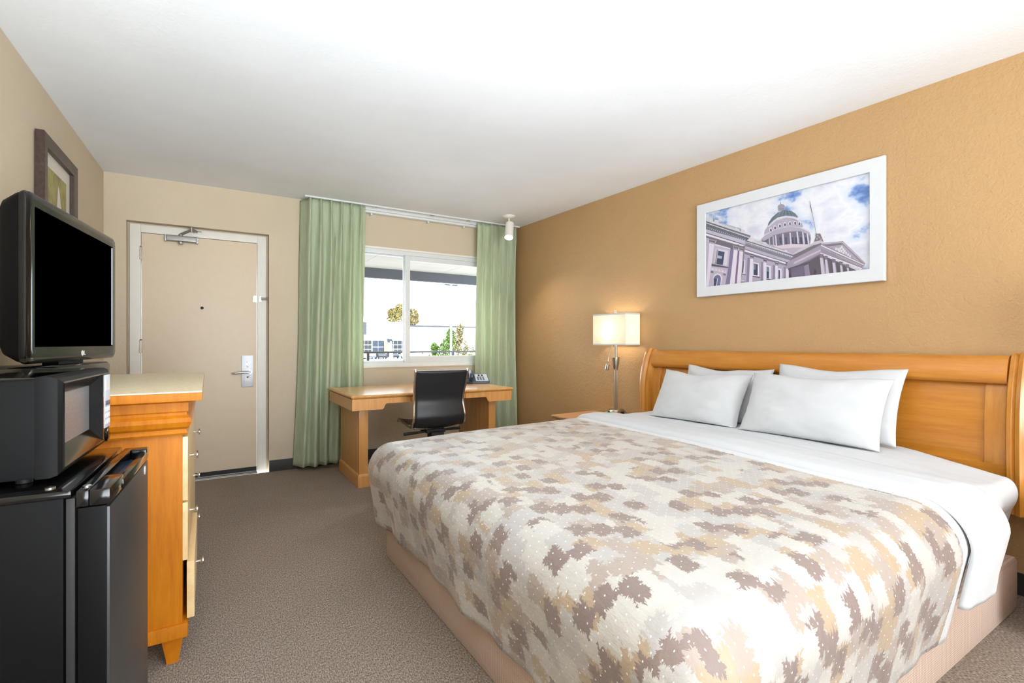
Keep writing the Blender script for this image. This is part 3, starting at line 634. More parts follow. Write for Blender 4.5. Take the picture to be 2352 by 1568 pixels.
# covers -------------------------------------------------------------
RR = .125; QA = math.pi * RR / 2
NX, NN, NF = .735 + RR, .565 + RR, 2.715 - RR
def sm(t): t = min(1, max(0, t)); return t * t * (3 - 2 * t)
def ztop(x, y): return .590 + .030 * min(1, max(0, (x - .8) / 1.6)) - .075 * sm((1.15 - y) / .6) * sm((x - 2.25) / .6) + .012 * math.sin(math.pi * min(1, max(0, (y - .6) / 2.1)))
def fall(r, taper=.05):
    if r <= 0: return 0, 0
    if r < QA: return RR * math.sin(r / RR), RR * (1 - math.cos(r / RR))
    k = r - QA; return RR - taper * k / .3, RR + k
def cover(name, mat, xh, hang_n, hang_f, hang_foot, xend=None, lift=lambda a: 0, na=80, nc=90, fold=.012, thick=.012, seed=0., grow=0.):
    """drape a cloth over the bed; xh(y) is its edge towards the head; xend(y) the other edge or None for the foot"""
    cs = [-hang_n * (1 - k / 26) for k in range(26)] + [(NF - NN) * k / nc for k in range(nc + 1)] + [NF - NN + hang_f * (k + 1) / 26 for k in range(26)]
    ss = [k / na for k in range(na + 1)] + ([1 + (k + 1) / 26 for k in range(26)] if hang_foot else [])
    rows, uvs = [], []
    for sv in ss:
        row, uvr = [], []
        for c in cs:
            by = NN + min(max(c, 0), NF - NN); dy = c if c < 0 else max(0, c - (NF - NN))
            x0 = xh(NN + c); x1 = xend(NN + c) if xend else NX
            bx_ = x0 + (x1 - x0) * min(sv, 1); df = (sv - 1) * hang_foot if sv > 1 else 0
            ady = abs(dy); r = max(df, ady)
            if r > 0:
                if df >= ady: th = math.pi / 4 * (ady / df)
                else: th = math.pi / 2 - math.pi / 4 * (df / ady)
                ox, oy = -math.cos(th), math.sin(th) * (1 if dy > 0 else -1)
                if df == 0: ox, oy = 0, (1 if dy > 0 else -1)
                if dy == 0: ox, oy = -1, 0
            else: ox = oy = 0
            h, v = fall(r); h -= (.10 * sm((bx_ - 2.3) / .5) * min(1, r / QA) if dy < 0 else 0); li = lift(min(sv, 1)); k = min(1, v / .35)
            per = (bx_ * 1.0 + by + math.atan2(oy, -ox) * .3) if r > 0 else 0
            wr = noise.noise((per * 4.5, seed, v * 1.5)) * fold * 2.2 * k + noise.noise((per * 13, seed + 4, v * 3)) * fold * .8 * k
            h += wr + grow * (1 if r > 0 else 0) + li * min(1, v / RR)
            z = ztop(bx_, by) - v + li * (1 - min(1, v / RR)) + .006 * noise.noise((bx_ * 3.1, by * 2.3, seed)) * (1 - k) + .0025 * noise.noise((bx_ * 11, by * 7, seed + 9)) * (1 - k)
            if hang_foot and r == 0: z -= .02 * math.exp(-((bx_ - NX) / .12) ** 2) * 0
            row.append((bx_ + ox * h, by + oy * h, z)); uvr.append((c, (x0 - bx_) + df))
        rows.append(row); uvs.append(uvr)
    b = B(); b.sheet(rows, uvs); o = b.build(name, mat, ang=180)
    md = o.modifiers.new('thick', 'SOLIDIFY'); md.thickness = thick; md.offset = 1
    return o
xfold = lambda y: 2.02 + .085 * (y - .6)
sh = cover('bed_sheet', 'sheet_white', lambda y: 2.925, .345, .345, 0, xend=lambda y: xfold(y) + .12, thick=.006, seed=5., fold=.014)
tag(sh, 'smooth white bed sheet stretched over the mattress below the pillows', 'sheet')
cf = cover('comforter', 'comforter_print', lambda y: xfold(y) + .03, .475, .475, .475, thick=.012, seed=5., fold=.014, lift=lambda a: .008 * math.sin(math.pi * min(1, a * 1.02)) ** .5 if a < .98 else .001)
tag(cf, 'patterned beige and taupe comforter with white dots spread over the bed', 'comforter')
def lipf(a):
    t = 1 - a
    return .004 + (.030 * math.sqrt(max(0, 1 - (1 - min(1, t / .12)) ** 2))) * (1 - .75 * max(0, (t - .4) / .6))
fb = cover('folded_sheet', 'sheet_white', lambda y: xfold(y) + .33, .37, .37, 0, xend=lambda y: xfold(y) - .01, lift=lipf, thick=.004, seed=5., na=50, fold=.014, grow=.018)
tag(fb, 'white top sheet folded back across the head end of the comforter', 'sheet')

# pillows ------------------------------------------------------------
def pillow(label, c, wid, hei, thk, lean, rz, seed, sag=.02):
    n = 36; b = B(); fr_, bk = [], []
    for i in range(n + 1):
        v = 2 * i / n - 1; rf, rb = [], []
        for j in range(n + 1):
            u = 2 * j / n - 1
            # pulled-in edges leave pointed corners
            y = u * wid / 2 * (1 - .055 * (1 - v * v)) ; z = v * hei / 2 * (1 - .05 * (1 - u * u))
            t = max(0, (1 - abs(u) ** 2.6)) ** .55 * max(0, (1 - abs(v) ** 2.6)) ** .55
            d = thk / 2 * t + .004
            wk = noise.noise((u * 2.2 + seed, v * 2.2, seed)) * .012 * t + noise.noise((u * 6 + seed, v * 6, seed)) * .004
            wk += .010 * math.sin(9 * u + seed) * max(0, abs(v) - .75)
            zz = z - sag * (1 - abs(u)) * max(0, v) + .012 * noise.noise((u * 1.7, seed, 1)) * max(0, v)
            rf.append((-(d + wk), y, zz)); rb.append(((d * .55 + wk * .3), y, zz))
        fr_.append(rf); bk.append(rb)
    b.sheet(fr_); b.sheet(bk)
    edge = lambda i, j: i in (0, n) or j in (0, n)
    for f_ in ():
        pass
    o = None
    # weld the rims with a narrow seam
    vs = b.bm.verts; vs.ensure_lookup_table(); N = (n + 1) ** 2
    rim = [(0, j) for j in range(n)] + [(i, n) for i in range(n)] + [(n, n - j) for j in range(n)] + [(n - i, 0) for i in range(n)]
    idx = lambda q, o_: vs[o_ + q[0] * (n + 1) + q[1]]
    for a, c_ in zip(rim, rim[1:] + rim[:1]): b.bm.faces.new((idx(a, 0), idx(c_, 0), idx(c_, N), idx(a, N)))
    M4 = Matrix.Translation(c) @ Matrix.Rotation(rz, 4, 'Z') @ Matrix.Rotation(lean, 4, 'Y'); Mi = M4.inverted()
    for v_ in b.bm.verts:                                   # the pillow settles on the sheet instead of sinking into it
        q = M4 @ v_.co; f_ = ztop(q.x, q.y) + .007
        if q.z < f_ + .012: q.z = f_ + .012 * math.exp((q.z - f_ - .012) / .02); v_.co = Mi @ q
    o = b.build('pillow', 'pillow_white', ang=180)
    o.location = c; o.rotation_euler = (0, lean, rz)
    return tag(o, label, 'pillow', 'white bed pillows')
ZP = .652
pillow('rear white pillow against the headboard, right-hand pair', (2.885, 1.36, .825), .64, .40, .12, R_(22), R_(1), 1.3)
pillow('rear white pillow against the headboard, left-hand pair by the lamp', (2.89, 2.03, .805), .62, .38, .12, R_(22), R_(1.6), 4.1)
pillow('large front white pillow of the right-hand pair', (2.735, 1.40, .793), .70, .39, .17, R_(28), R_(3), 7.7)
pillow('front white pillow of the left-hand pair nearest the lamp', (2.745, 2.11, .778), .66, .39, .16, R_(28), R_(1), 9.2)
PRINT = [
 ((208,194,206),[(-56,-35),(8,-49),(84,-52),(196,-74),(199,-81),(170,-93),(138,-132),(84,-124),(36,-89)]),
 ((178,166,184),[(16,-75),(91,-80),(170,-90),(124,-123),(84,-117)]),
 ((110,102,122),[(-104,-2),(-56,26),(36,30),(124,24),(196,-7),(202,-41),(197,-77),(84,-55),(8,-53),(-56,-35)]),
 ((184,175,194),[(-56,11),(-52,-36),(-45,-37),(-49,11)]),
 ((184,175,194),[(-31,14),(-27,-44),(-20,-44),(-23,13)]),
 ((58,68,98),[(13,-1),(17,-44),(28,-45),(25,-2)]),
 ((58,68,98),[(48,-8),(52,-50),(63,-51),(59,-9)]),
 ((58,68,98),[(89,-15),(92,-57),(103,-58),(100,-16)]),
 ((58,68,98),[(109,-19),(112,-60),(123,-61),(120,-20)]),
 ((58,68,98),[(139,-24),(142,-65),(153,-66),(149,-25)]),
 ((58,68,98),[(168,-29),(171,-70),(182,-71),(178,-30)]),
 ((204,196,212),[(-16,17),(-10,-50),(-1,-51),(-7,16)]),
 ((204,196,212),[(30,20),(35,-54),(44,-55),(39,19)]),
 ((204,196,212),[(75,22),(81,-55),(90,-56),(83,22)]),
 ((204,196,212),[(117,17),(125,-60),(134,-61),(126,16)]),
 ((204,196,212),[(151,4),(159,-70),(168,-70),(159,3)]),
 ((204,196,212),[(178,-9),(186,-76),(195,-76),(186,-10)]),
 ((172,162,180),[(-109,3),(-85,31),(-20,58),(57,61),(138,42),(189,8),(203,-25),(201,-41),(192,-16),(138,14),(64,26),(-20,18),(-85,-6)]),
 ((206,198,212),[(-109,3),(-85,31),(-20,58),(57,61),(138,42),(189,8),(201,-11),(183,5),(138,35),(57,54),(-18,51),(-82,26)]),
 ((172,163,182),[(-87,32),(-82,60),(-56,91),(-6,116),(57,122),(111,101),(147,67),(157,41),(154,34),(111,48),(43,59),(-20,53)]),
 ((208,204,214),[(-60,84),(-6,119),(57,125),(111,105),(151,66),(147,62),(111,95),(57,115),(-6,109),(-56,76)]),
 ((232,228,236),[(-32,54),(-33,48),(-36,44),(-39,42),(-44,43),(-47,46),(-50,52),(-51,58),(-50,64),(-47,69),(-44,71),(-39,70),(-36,66),(-33,61)]),
 ((56,54,70),[(-35,54),(-36,49),(-37,46),(-39,44),(-42,44),(-44,47),(-46,51),(-47,56),(-46,60),(-44,64),(-42,65),(-39,65),(-37,62),(-36,58)]),
 ((232,228,236),[(-6,63),(-7,58),(-9,53),(-13,51),(-17,52),(-21,55),(-23,61),(-24,67),(-23,73),(-21,78),(-17,80),(-13,79),(-9,75),(-7,70)]),
 ((56,54,70),[(-8,63),(-9,58),(-11,55),(-13,53),(-15,54),(-18,56),(-19,60),(-20,65),(-19,69),(-18,73),(-15,74),(-13,74),(-11,71),(-9,67)]),
 ((232,228,236),[(25,70),(24,64),(22,60),(18,58),(14,59),(11,62),(8,67),(7,74),(8,80),(11,84),(14,86),(18,85),(22,82),(24,76)]),
 ((56,54,70),[(23,69),(22,65),(20,61),(18,60),(16,60),(13,63),(12,67),(11,71),(12,76),(13,79),(16,81),(18,80),(20,78),(22,74)]),
 ((232,228,236),[(56,71),(56,66),(53,61),(49,59),(45,60),(42,63),(39,69),(39,75),(39,81),(42,85),(45,87),(49,87),(53,83),(56,78)]),
 ((56,54,70),[(54,71),(53,66),(52,63),(49,61),(47,62),(45,64),(43,68),(43,73),(43,77),(45,81),(47,82),(49,82),(52,79),(53,75)]),
 ((232,228,236),[(88,71),(87,66),(84,61),(81,59),(77,60),(73,63),(71,69),(70,75),(71,81),(73,85),(77,87),(81,86),(84,83),(87,78)]),
 ((56,54,70),[(85,71),(84,66),(83,63),(81,61),(78,62),(76,64),(75,68),(74,73),(75,77),(76,80),(78,82),(81,82),(83,79),(84,75)]),
 ((232,228,236),[(118,68),(118,62),(115,58),(112,56),(108,57),(104,60),(102,65),(101,71),(102,77),(104,82),(108,83),(112,83),(115,79),(118,74)]),
 ((56,54,70),[(116,67),(115,63),(114,59),(112,58),(109,58),(107,61),(106,65),(105,69),(106,74),(107,77),(109,78),(112,78),(114,76),(115,72)]),
 ((232,228,236),[(143,60),(142,54),(140,50),(136,48),(132,48),(129,52),(127,57),(126,63),(127,69),(129,73),(132,75),(136,74),(140,71),(142,66)]),
 ((56,54,70),[(140,59),(140,54),(138,51),(136,50),(134,50),(132,52),(130,56),(130,61),(130,65),(132,68),(134,70),(136,69),(138,67),(140,63)]),
 ((86,100,110),[(-63,85),(-56,106),(-34,134),(1,157),(43,165),(84,152),(111,129),(128,100),(104,112),(57,128),(1,126),(-34,106)]),
 ((128,142,150),[(18,162),(-30,111),(-27,109),(20,160)]),
 ((128,142,150),[(28,166),(0,127),(3,125),(31,164)]),
 ((128,142,150),[(39,166),(27,129),(29,128),(42,164)]),
 ((128,142,150),[(52,162),(54,128),(56,128),(55,162)]),
 ((128,142,150),[(66,158),(80,121),(82,121),(69,158)]),
 ((128,142,150),[(78,153),(102,112),(104,113),(81,154)]),
 ((128,142,150),[(90,146),(117,105),(119,106),(92,147)]),
 ((166,158,174),[(3,190),(47,185),(45,165),(7,165)]),
 ((96,90,108),[(9,189),(10,169),(13,168),(12,188)]),
 ((96,90,108),[(17,187),(18,167),(21,166),(21,186)]),
 ((96,90,108),[(26,185),(27,165),(31,164),(30,184)]),
 ((96,90,108),[(35,183),(36,163),(40,162),(39,182)]),
 ((150,143,160),[(1,191),(7,204),(24,209),(41,200),(49,187),(46,183)]),
 ((96,90,108),[(24,208),(24,221),(21,221),(21,209)]),
 ((176,166,188),[(-231,-32),(90,-175),(122,-187),(122,-274),(74,-267),(-255,-272)]),
 ((214,206,216),[(-200,14),(-179,33),(-153,24),(-153,15),(-90,-16),(-88,-12),(-71,-19),(-71,-32),(-16,-58),(-14,-50),(0,-59),(0,-69),(47,-94),(49,-83),(63,-92),(63,-102),(114,-129),(122,-137)]),
 ((176,168,184),[(-151,11),(-151,2),(-149,1),(-149,10)]),
 ((176,168,184),[(-146,8),(-146,-1),(-144,-1),(-144,8)]),
 ((176,168,184),[(-141,6),(-141,-3),(-139,-3),(-139,5)]),
 ((176,168,184),[(-136,3),(-136,-6),(-134,-6),(-134,3)]),
 ((176,168,184),[(-131,1),(-131,-8),(-129,-8),(-129,0)]),
 ((176,168,184),[(-126,-2),(-126,-10),(-124,-11),(-124,-2)]),
 ((176,168,184),[(-121,-4),(-121,-13),(-119,-13),(-119,-4)]),
 ((176,168,184),[(-116,-7),(-116,-15),(-114,-16),(-114,-7)]),
 ((176,168,184),[(-111,-9),(-111,-18),(-109,-18),(-109,-9)]),
 ((176,168,184),[(-106,-11),(-106,-20),(-104,-20),(-104,-12)]),
 ((176,168,184),[(-101,-14),(-101,-22),(-99,-23),(-99,-14)]),
 ((176,168,184),[(-96,-16),(-96,-25),(-94,-25),(-94,-16)]),
 ((176,168,184),[(-67,-36),(-67,-46),(-66,-47),(-66,-36)]),
 ((176,168,184),[(-62,-39),(-62,-49),(-60,-49),(-60,-39)]),
 ((176,168,184),[(-57,-41),(-57,-51),(-55,-52),(-55,-41)]),
 ((176,168,184),[(-52,-44),(-52,-54),(-50,-54),(-50,-44)]),
 ((176,168,184),[(-46,-46),(-46,-56),(-45,-57),(-45,-46)]),
 ((176,168,184),[(-41,-49),(-41,-59),(-40,-59),(-40,-49)]),
 ((176,168,184),[(-36,-51),(-36,-61),(-34,-62),(-34,-51)]),
 ((176,168,184),[(-31,-54),(-31,-64),(-29,-64),(-29,-54)]),
 ((176,168,184),[(-26,-56),(-26,-66),(-24,-67),(-24,-57)]),
 ((126,126,140),[(-209,16),(122,-136),(118,-152),(90,-162),(-214,-26),(-223,-6)]),
 ((96,90,108),[(-209,17),(122,-135),(122,-139),(-209,13)]),
 ((196,190,202),[(-208,3),(-212,-3),(-208,-5),(-204,1)]),
 ((196,190,202),[(-195,-3),(-199,-9),(-195,-11),(-191,-5)]),
 ((196,190,202),[(-182,-9),(-186,-15),(-182,-17),(-179,-11)]),
 ((196,190,202),[(-170,-14),(-174,-20),(-170,-23),(-166,-17)]),
 ((196,190,202),[(-157,-20),(-161,-26),(-157,-29),(-154,-23)]),
 ((196,190,202),[(-145,-26),(-149,-32),(-145,-34),(-141,-28)]),
 ((196,190,202),[(-133,-32),(-136,-38),(-133,-40),(-129,-34)]),
 ((196,190,202),[(-120,-37),(-124,-43),(-120,-46),(-117,-40)]),
 ((196,190,202),[(-108,-43),(-112,-49),(-108,-51),(-105,-45)]),
 ((196,190,202),[(-96,-49),(-100,-55),(-96,-57),(-93,-51)]),
 ((196,190,202),[(-84,-54),(-88,-60),(-84,-62),(-81,-57)]),
 ((196,190,202),[(-72,-60),(-76,-66),(-72,-68),(-69,-62)]),
 ((196,190,202),[(-60,-65),(-64,-71),(-60,-73),(-57,-68)]),
 ((196,190,202),[(-49,-71),(-52,-77),(-49,-79),(-45,-73)]),
 ((196,190,202),[(-37,-76),(-40,-82),(-37,-84),(-34,-78)]),
 ((196,190,202),[(-25,-81),(-29,-87),(-25,-90),(-22,-84)]),
 ((196,190,202),[(-14,-87),(-17,-93),(-14,-95),(-10,-89)]),
 ((196,190,202),[(-2,-92),(-6,-98),(-2,-100),(1,-94)]),
 ((196,190,202),[(9,-97),(6,-103),(9,-106),(13,-100)]),
 ((196,190,202),[(21,-103),(17,-109),(21,-111),(24,-105)]),
 ((196,190,202),[(32,-108),(29,-114),(32,-116),(35,-110)]),
 ((196,190,202),[(43,-113),(40,-119),(43,-121),(46,-115)]),
 ((196,190,202),[(54,-118),(51,-124),(54,-126),(58,-121)]),
 ((196,190,202),[(65,-123),(62,-129),(65,-131),(69,-126)]),
 ((196,190,202),[(76,-129),(73,-134),(76,-137),(80,-131)]),
 ((196,190,202),[(87,-134),(84,-139),(87,-142),(91,-136)]),
 ((232,228,236),[(-208,6),(110,-145),(111,-142),(-207,9)]),
 ((182,173,194),[(-220,-17),(90,-162),(86,-173),(-223,-34)]),
 ((56,54,70),[(-224,-39),(85,-179),(86,-177),(-223,-37)]),
 ((228,222,230),[(-223,-41),(85,-182),(83,-189),(-226,-52)]),
 ((122,114,134),[(-226,-52),(83,-189),(79,-197),(-231,-66)]),
 ((222,214,228),[(-241,-105),(-215,-114),(-218,-207),(-243,-199)]),
 ((58,68,98),[(-237,-111),(-223,-116),(-229,-198),(-242,-194)]),
 ((222,214,228),[(-157,-135),(-121,-147),(-118,-236),(-163,-224)]),
 ((58,68,98),[(-156,-144),(-127,-154),(-129,-227),(-157,-220)]),
 ((120,130,158),[(-155,-146),(-142,-150),(-144,-187),(-157,-184)]),
 ((222,214,228),[(-71,-166),(-40,-177),(-40,-261),(-71,-252)]),
 ((58,68,98),[(-69,-176),(-52,-182),(-53,-255),(-69,-250)]),
 ((120,130,158),[(-68,-177),(-53,-183),(-53,-211),(-68,-208)]),
 ((222,214,228),[(6,-196),(28,-203),(29,-268),(6,-263)]),
 ((58,68,98),[(8,-206),(18,-211),(18,-265),(8,-264)]),
 ((96,90,108),[(-163,-225),(-112,-239),(-115,-245),(-165,-232)]),
 ((96,90,108),[(-72,-253),(-36,-263),(-37,-268),(-73,-259)]),
 ((96,90,108),[(-244,-201),(-209,-210),(-211,-215),(-245,-206)]),
 ((150,142,170),[(-245,-241),(-215,-250),(-218,-270),(-247,-271)]),
 ((222,214,228),[(-243,-245),(-219,-251),(-220,-256),(-244,-250)]),
 ((140,130,156),[(-158,-115),(-168,-113),(-175,-268),(-194,-266),(-208,-268),(-198,-102),(-181,-107)]),
 ((222,214,228),[(-181,-107),(-158,-115),(-165,-269),(-189,-270)]),
 ((112,102,118),[(-182,-75),(-151,-86),(-158,-115),(-181,-107)]),
 ((206,198,210),[(-179,-100),(-160,-108),(-160,-113),(-179,-104)]),
 ((190,182,196),[(-179,-88),(-156,-96),(-156,-93),(-178,-84)]),
 ((140,130,156),[(-70,-151),(-80,-150),(-80,-268),(-98,-266),(-109,-266),(-106,-140),(-90,-145)]),
 ((222,214,228),[(-90,-145),(-70,-151),(-70,-269),(-91,-268)]),
 ((112,102,118),[(-91,-114),(-63,-123),(-70,-151),(-90,-145)]),
 ((206,198,210),[(-88,-138),(-72,-145),(-72,-149),(-88,-143)]),
 ((190,182,196),[(-88,-126),(-69,-133),(-68,-130),(-87,-123)]),
 ((140,130,156),[(5,-181),(-5,-180),(-6,-268),(-23,-266),(-30,-268),(-27,-170),(-12,-175)]),
 ((222,214,228),[(-12,-175),(5,-181),(3,-269),(-13,-270)]),
 ((112,102,118),[(-13,-145),(11,-153),(5,-181),(-12,-175)]),
 ((206,198,210),[(-10,-168),(3,-175),(3,-179),(-10,-172)]),
 ((190,182,196),[(-10,-156),(6,-163),(7,-160),(-9,-153)]),
 ((140,130,156),[(72,-201),(63,-199),(63,-266),(46,-264),(39,-265),(41,-191),(55,-195)]),
 ((222,214,228),[(55,-195),(72,-201),(72,-267),(55,-267)]),
 ((112,102,118),[(54,-166),(78,-173),(72,-201),(55,-195)]),
 ((206,198,210),[(57,-189),(70,-195),(70,-199),(57,-193)]),
 ((190,182,196),[(58,-177),(73,-183),(74,-180),(58,-174)]),
 ((190,180,200),[(-517,154),(-209,16),(-225,-11),(-247,-274),(-523,-273)]),
 ((206,206,214),[(-517,206),(-506,219),(-495,237),(-458,219),(-458,204),(-446,209),(-410,194),(-413,180),(-279,117),(-279,121),(-252,109),(-255,94),(-243,100),(-217,89),(-219,68),(-176,42),(-183,31)]),
 ((158,158,170),[(-409,182),(-410,171),(-407,170),(-406,182)]),
 ((158,158,170),[(-403,179),(-403,168),(-400,167),(-400,179)]),
 ((158,158,170),[(-396,176),(-397,164),(-394,164),(-393,175)]),
 ((158,158,170),[(-390,173),(-390,161),(-388,160),(-387,172)]),
 ((158,158,170),[(-383,169),(-384,158),(-381,157),(-381,169)]),
 ((158,158,170),[(-377,166),(-377,155),(-375,154),(-374,166)]),
 ((158,158,170),[(-370,163),(-371,151),(-368,151),(-368,162)]),
 ((158,158,170),[(-364,160),(-364,148),(-362,148),(-361,159)]),
 ((158,158,170),[(-358,157),(-358,145),(-356,144),(-355,156)]),
 ((158,158,170),[(-351,153),(-352,142),(-349,141),(-349,153)]),
 ((158,158,170),[(-345,150),(-345,139),(-343,138),(-342,150)]),
 ((158,158,170),[(-339,147),(-339,136),(-337,135),(-336,146)]),
 ((158,158,170),[(-332,144),(-333,132),(-330,132),(-330,143)]),
 ((158,158,170),[(-326,141),(-327,129),(-324,129),(-323,140)]),
 ((158,158,170),[(-320,138),(-320,126),(-318,126),(-317,137)]),
 ((158,158,170),[(-314,134),(-314,123),(-312,123),(-311,134)]),
 ((158,158,170),[(-307,131),(-308,120),(-305,119),(-305,131)]),
 ((158,158,170),[(-301,128),(-302,117),(-299,116),(-299,128)]),
 ((158,158,170),[(-295,125),(-295,114),(-293,113),(-292,125)]),
 ((158,158,170),[(-289,122),(-289,111),(-287,110),(-286,122)]),
 ((150,150,164),[(-458,219),(-446,208),(-446,190),(-458,200)]),
 ((150,150,164),[(-252,109),(-244,99),(-245,83),(-255,89)]),
 ((126,126,140),[(-517,212),(-176,43),(-182,31),(-206,12),(-517,153)]),
 ((96,90,108),[(-517,212),(-176,43),(-177,38),(-517,205)]),
 ((96,102,114),[(-517,194),(-190,30),(-206,12),(-517,153)]),
 ((168,170,180),[(-498,166),(-505,157),(-499,153),(-493,162)]),
 ((168,170,180),[(-482,158),(-489,149),(-484,145),(-477,155)]),
 ((168,170,180),[(-467,151),(-473,141),(-468,138),(-462,147)]),
 ((168,170,180),[(-451,143),(-458,134),(-453,130),(-446,139)]),
 ((168,170,180),[(-436,135),(-442,126),(-437,123),(-431,132)]),
 ((168,170,180),[(-421,128),(-427,119),(-422,115),(-416,125)]),
 ((168,170,180),[(-406,121),(-412,111),(-407,108),(-401,117)]),
 ((168,170,180),[(-391,113),(-397,104),(-392,101),(-386,110)]),
 ((168,170,180),[(-376,106),(-382,97),(-377,93),(-371,102)]),
 ((168,170,180),[(-361,99),(-367,90),(-362,86),(-356,95)]),
 ((168,170,180),[(-346,91),(-352,82),(-347,79),(-341,88)]),
 ((168,170,180),[(-331,84),(-337,75),(-333,72),(-327,81)]),
 ((168,170,180),[(-317,77),(-323,68),(-318,65),(-312,74)]),
 ((168,170,180),[(-303,70),(-308,61),(-304,58),(-298,67)]),
 ((168,170,180),[(-288,63),(-294,54),(-289,51),(-283,60)]),
 ((168,170,180),[(-274,56),(-280,47),(-275,44),(-269,53)]),
 ((168,170,180),[(-260,49),(-266,40),(-261,37),(-255,46)]),
 ((168,170,180),[(-246,42),(-252,33),(-247,30),(-241,39)]),
 ((168,170,180),[(-232,36),(-238,27),(-233,23),(-227,32)]),
 ((168,170,180),[(-218,29),(-224,20),(-219,17),(-214,26)]),
 ((232,228,236),[(-518,198),(-186,30),(-185,33),(-517,201)]),
 ((192,184,206),[(-517,153),(-206,13),(-223,-6),(-517,132)]),
 ((56,54,70),[(-518,125),(-225,-9),(-224,-5),(-517,129)]),
 ((226,220,228),[(-517,122),(-225,-11),(-225,-22),(-517,108)]),
 ((120,112,132),[(-517,108),(-225,-22),(-231,-37),(-294,-1),(-437,60),(-517,91)]),
 ((108,102,118),[(-426,60),(-301,6),(-301,-35),(-323,-17),(-442,33)]),
 ((128,120,154),[(-323,-17),(-299,-30),(-328,-267),(-361,-266),(-338,-144)]),
 ((222,214,228),[(-442,34),(-322,-16),(-323,-23),(-443,23)]),
 ((216,208,222),[(-443,4),(-338,-32),(-348,-136),(-459,-102)]),
 ((150,140,158),[(-441,4),(-417,-11),(-433,-111),(-458,-103)]),
 ((206,198,212),[(-439,1),(-426,-5),(-442,-107),(-456,-102)]),
 ((58,68,98),[(-415,-19),(-366,-36),(-380,-125),(-431,-111)]),
 ((200,204,222),[(-419,-51),(-387,-62),(-389,-80),(-422,-70)]),
 ((120,130,160),[(-416,-53),(-417,-73),(-415,-73),(-414,-54)]),
 ((120,130,160),[(-409,-55),(-411,-75),(-409,-75),(-407,-56)]),
 ((120,130,160),[(-403,-57),(-405,-76),(-403,-77),(-401,-58)]),
 ((120,130,160),[(-397,-59),(-398,-78),(-396,-79),(-395,-60)]),
 ((120,130,160),[(-391,-62),(-392,-80),(-390,-81),(-389,-62)]),
 ((94,84,100),[(-477,-101),(-336,-145),(-341,-152),(-483,-117)]),
 ((222,214,228),[(-468,-132),(-353,-169),(-356,-183),(-472,-147)]),
 ((130,120,140),[(-454,-143),(-440,-152),(-438,-150),(-452,-140)]),
 ((130,120,140),[(-427,-151),(-414,-160),(-412,-158),(-425,-148)]),
 ((130,120,140),[(-401,-159),(-388,-168),(-386,-166),(-399,-156)]),
 ((130,120,140),[(-375,-167),(-362,-176),(-360,-174),(-373,-164)]),
 ((120,110,130),[(-479,-152),(-453,-160),(-455,-174),(-482,-166)]),
 ((120,110,130),[(-377,-184),(-354,-191),(-358,-202),(-378,-196)]),
 ((224,216,228),[(-455,-267),(-458,-205),(-446,-185),(-421,-178),(-397,-188),(-384,-213),(-395,-268)]),
 ((110,112,150),[(-451,-266),(-453,-210),(-441,-194),(-420,-188),(-402,-198),(-395,-217),(-401,-268)]),
 ((58,68,98),[(-449,-211),(-425,-219),(-433,-265),(-453,-265)]),
 ((232,228,236),[(-424,-213),(-431,-266),(-426,-267),(-420,-214)]),
 ((224,216,230),[(-486,48),(-446,32),(-495,-271),(-516,-271)]),
 ((118,108,124),[(-488,87),(-432,69),(-446,32),(-486,48)]),
 ((206,198,210),[(-484,56),(-448,40),(-448,35),(-484,52)]),
 ((188,180,194),[(-483,70),(-442,53),(-441,57),(-482,73)]),
 ((224,216,230),[(-296,-30),(-268,-40),(-291,-271),(-327,-268)]),
 ((118,108,124),[(-298,7),(-256,-4),(-268,-40),(-296,-30)]),
 ((206,198,210),[(-294,-22),(-270,-32),(-270,-37),(-294,-26)]),
 ((188,180,194),[(-294,-9),(-265,-19),(-264,-16),(-293,-6)]),
 ((224,216,230),[(-255,-45),(-230,-56),(-247,-273),(-277,-271)]),
 ((118,108,124),[(-257,-9),(-217,-20),(-230,-56),(-255,-45)]),
 ((206,198,210),[(-253,-38),(-232,-48),(-232,-53),(-253,-42)]),
 ((188,180,194),[(-252,-25),(-226,-35),(-225,-32),(-251,-22)]),
 ((130,104,140),[(-268,-40),(-255,-45),(-276,-271),(-291,-271)]),
 ((120,112,130),[(74,-171),(91,-139),(258,-91),(261,-151),(253,-271),(74,-276)]),
 ((70,64,78),[(74,-227),(91,-222),(90,-275),(74,-275)]),
 ((196,186,200),[(97,-119),(147,-91),(224,-70),(229,-87),(112,-138)]),
 ((150,140,156),[(175,-97),(175,-107),(177,-108),(177,-98)]),
 ((150,140,156),[(180,-95),(180,-105),(183,-105),(183,-95)]),
 ((150,140,156),[(186,-92),(186,-102),(189,-102),(189,-92)]),
 ((150,140,156),[(192,-89),(192,-100),(194,-100),(194,-90)]),
 ((150,140,156),[(198,-87),(198,-97),(200,-97),(200,-87)]),
 ((150,140,156),[(203,-84),(203,-94),(206,-95),(206,-85)]),
 ((150,140,156),[(209,-82),(209,-92),(211,-92),(211,-82)]),
 ((150,140,156),[(215,-79),(215,-89),(217,-90),(217,-80)]),
 ((112,104,118),[(92,-129),(256,-73),(263,-89),(112,-148)]),
 ((156,146,164),[(112,-148),(261,-89),(259,-141),(97,-206),(56,-207),(67,-164)]),
 ((192,182,196),[(107,-171),(259,-117),(259,-127),(102,-185)]),
 ((88,80,94),[(258,-146),(455,-270),(171,-266),(92,-267),(67,-206),(195,-178)]),
 ((142,132,154),[(164,-203),(190,-195),(200,-267),(169,-266)]),
 ((110,100,124),[(87,-208),(161,-198),(166,-266),(92,-266)]),
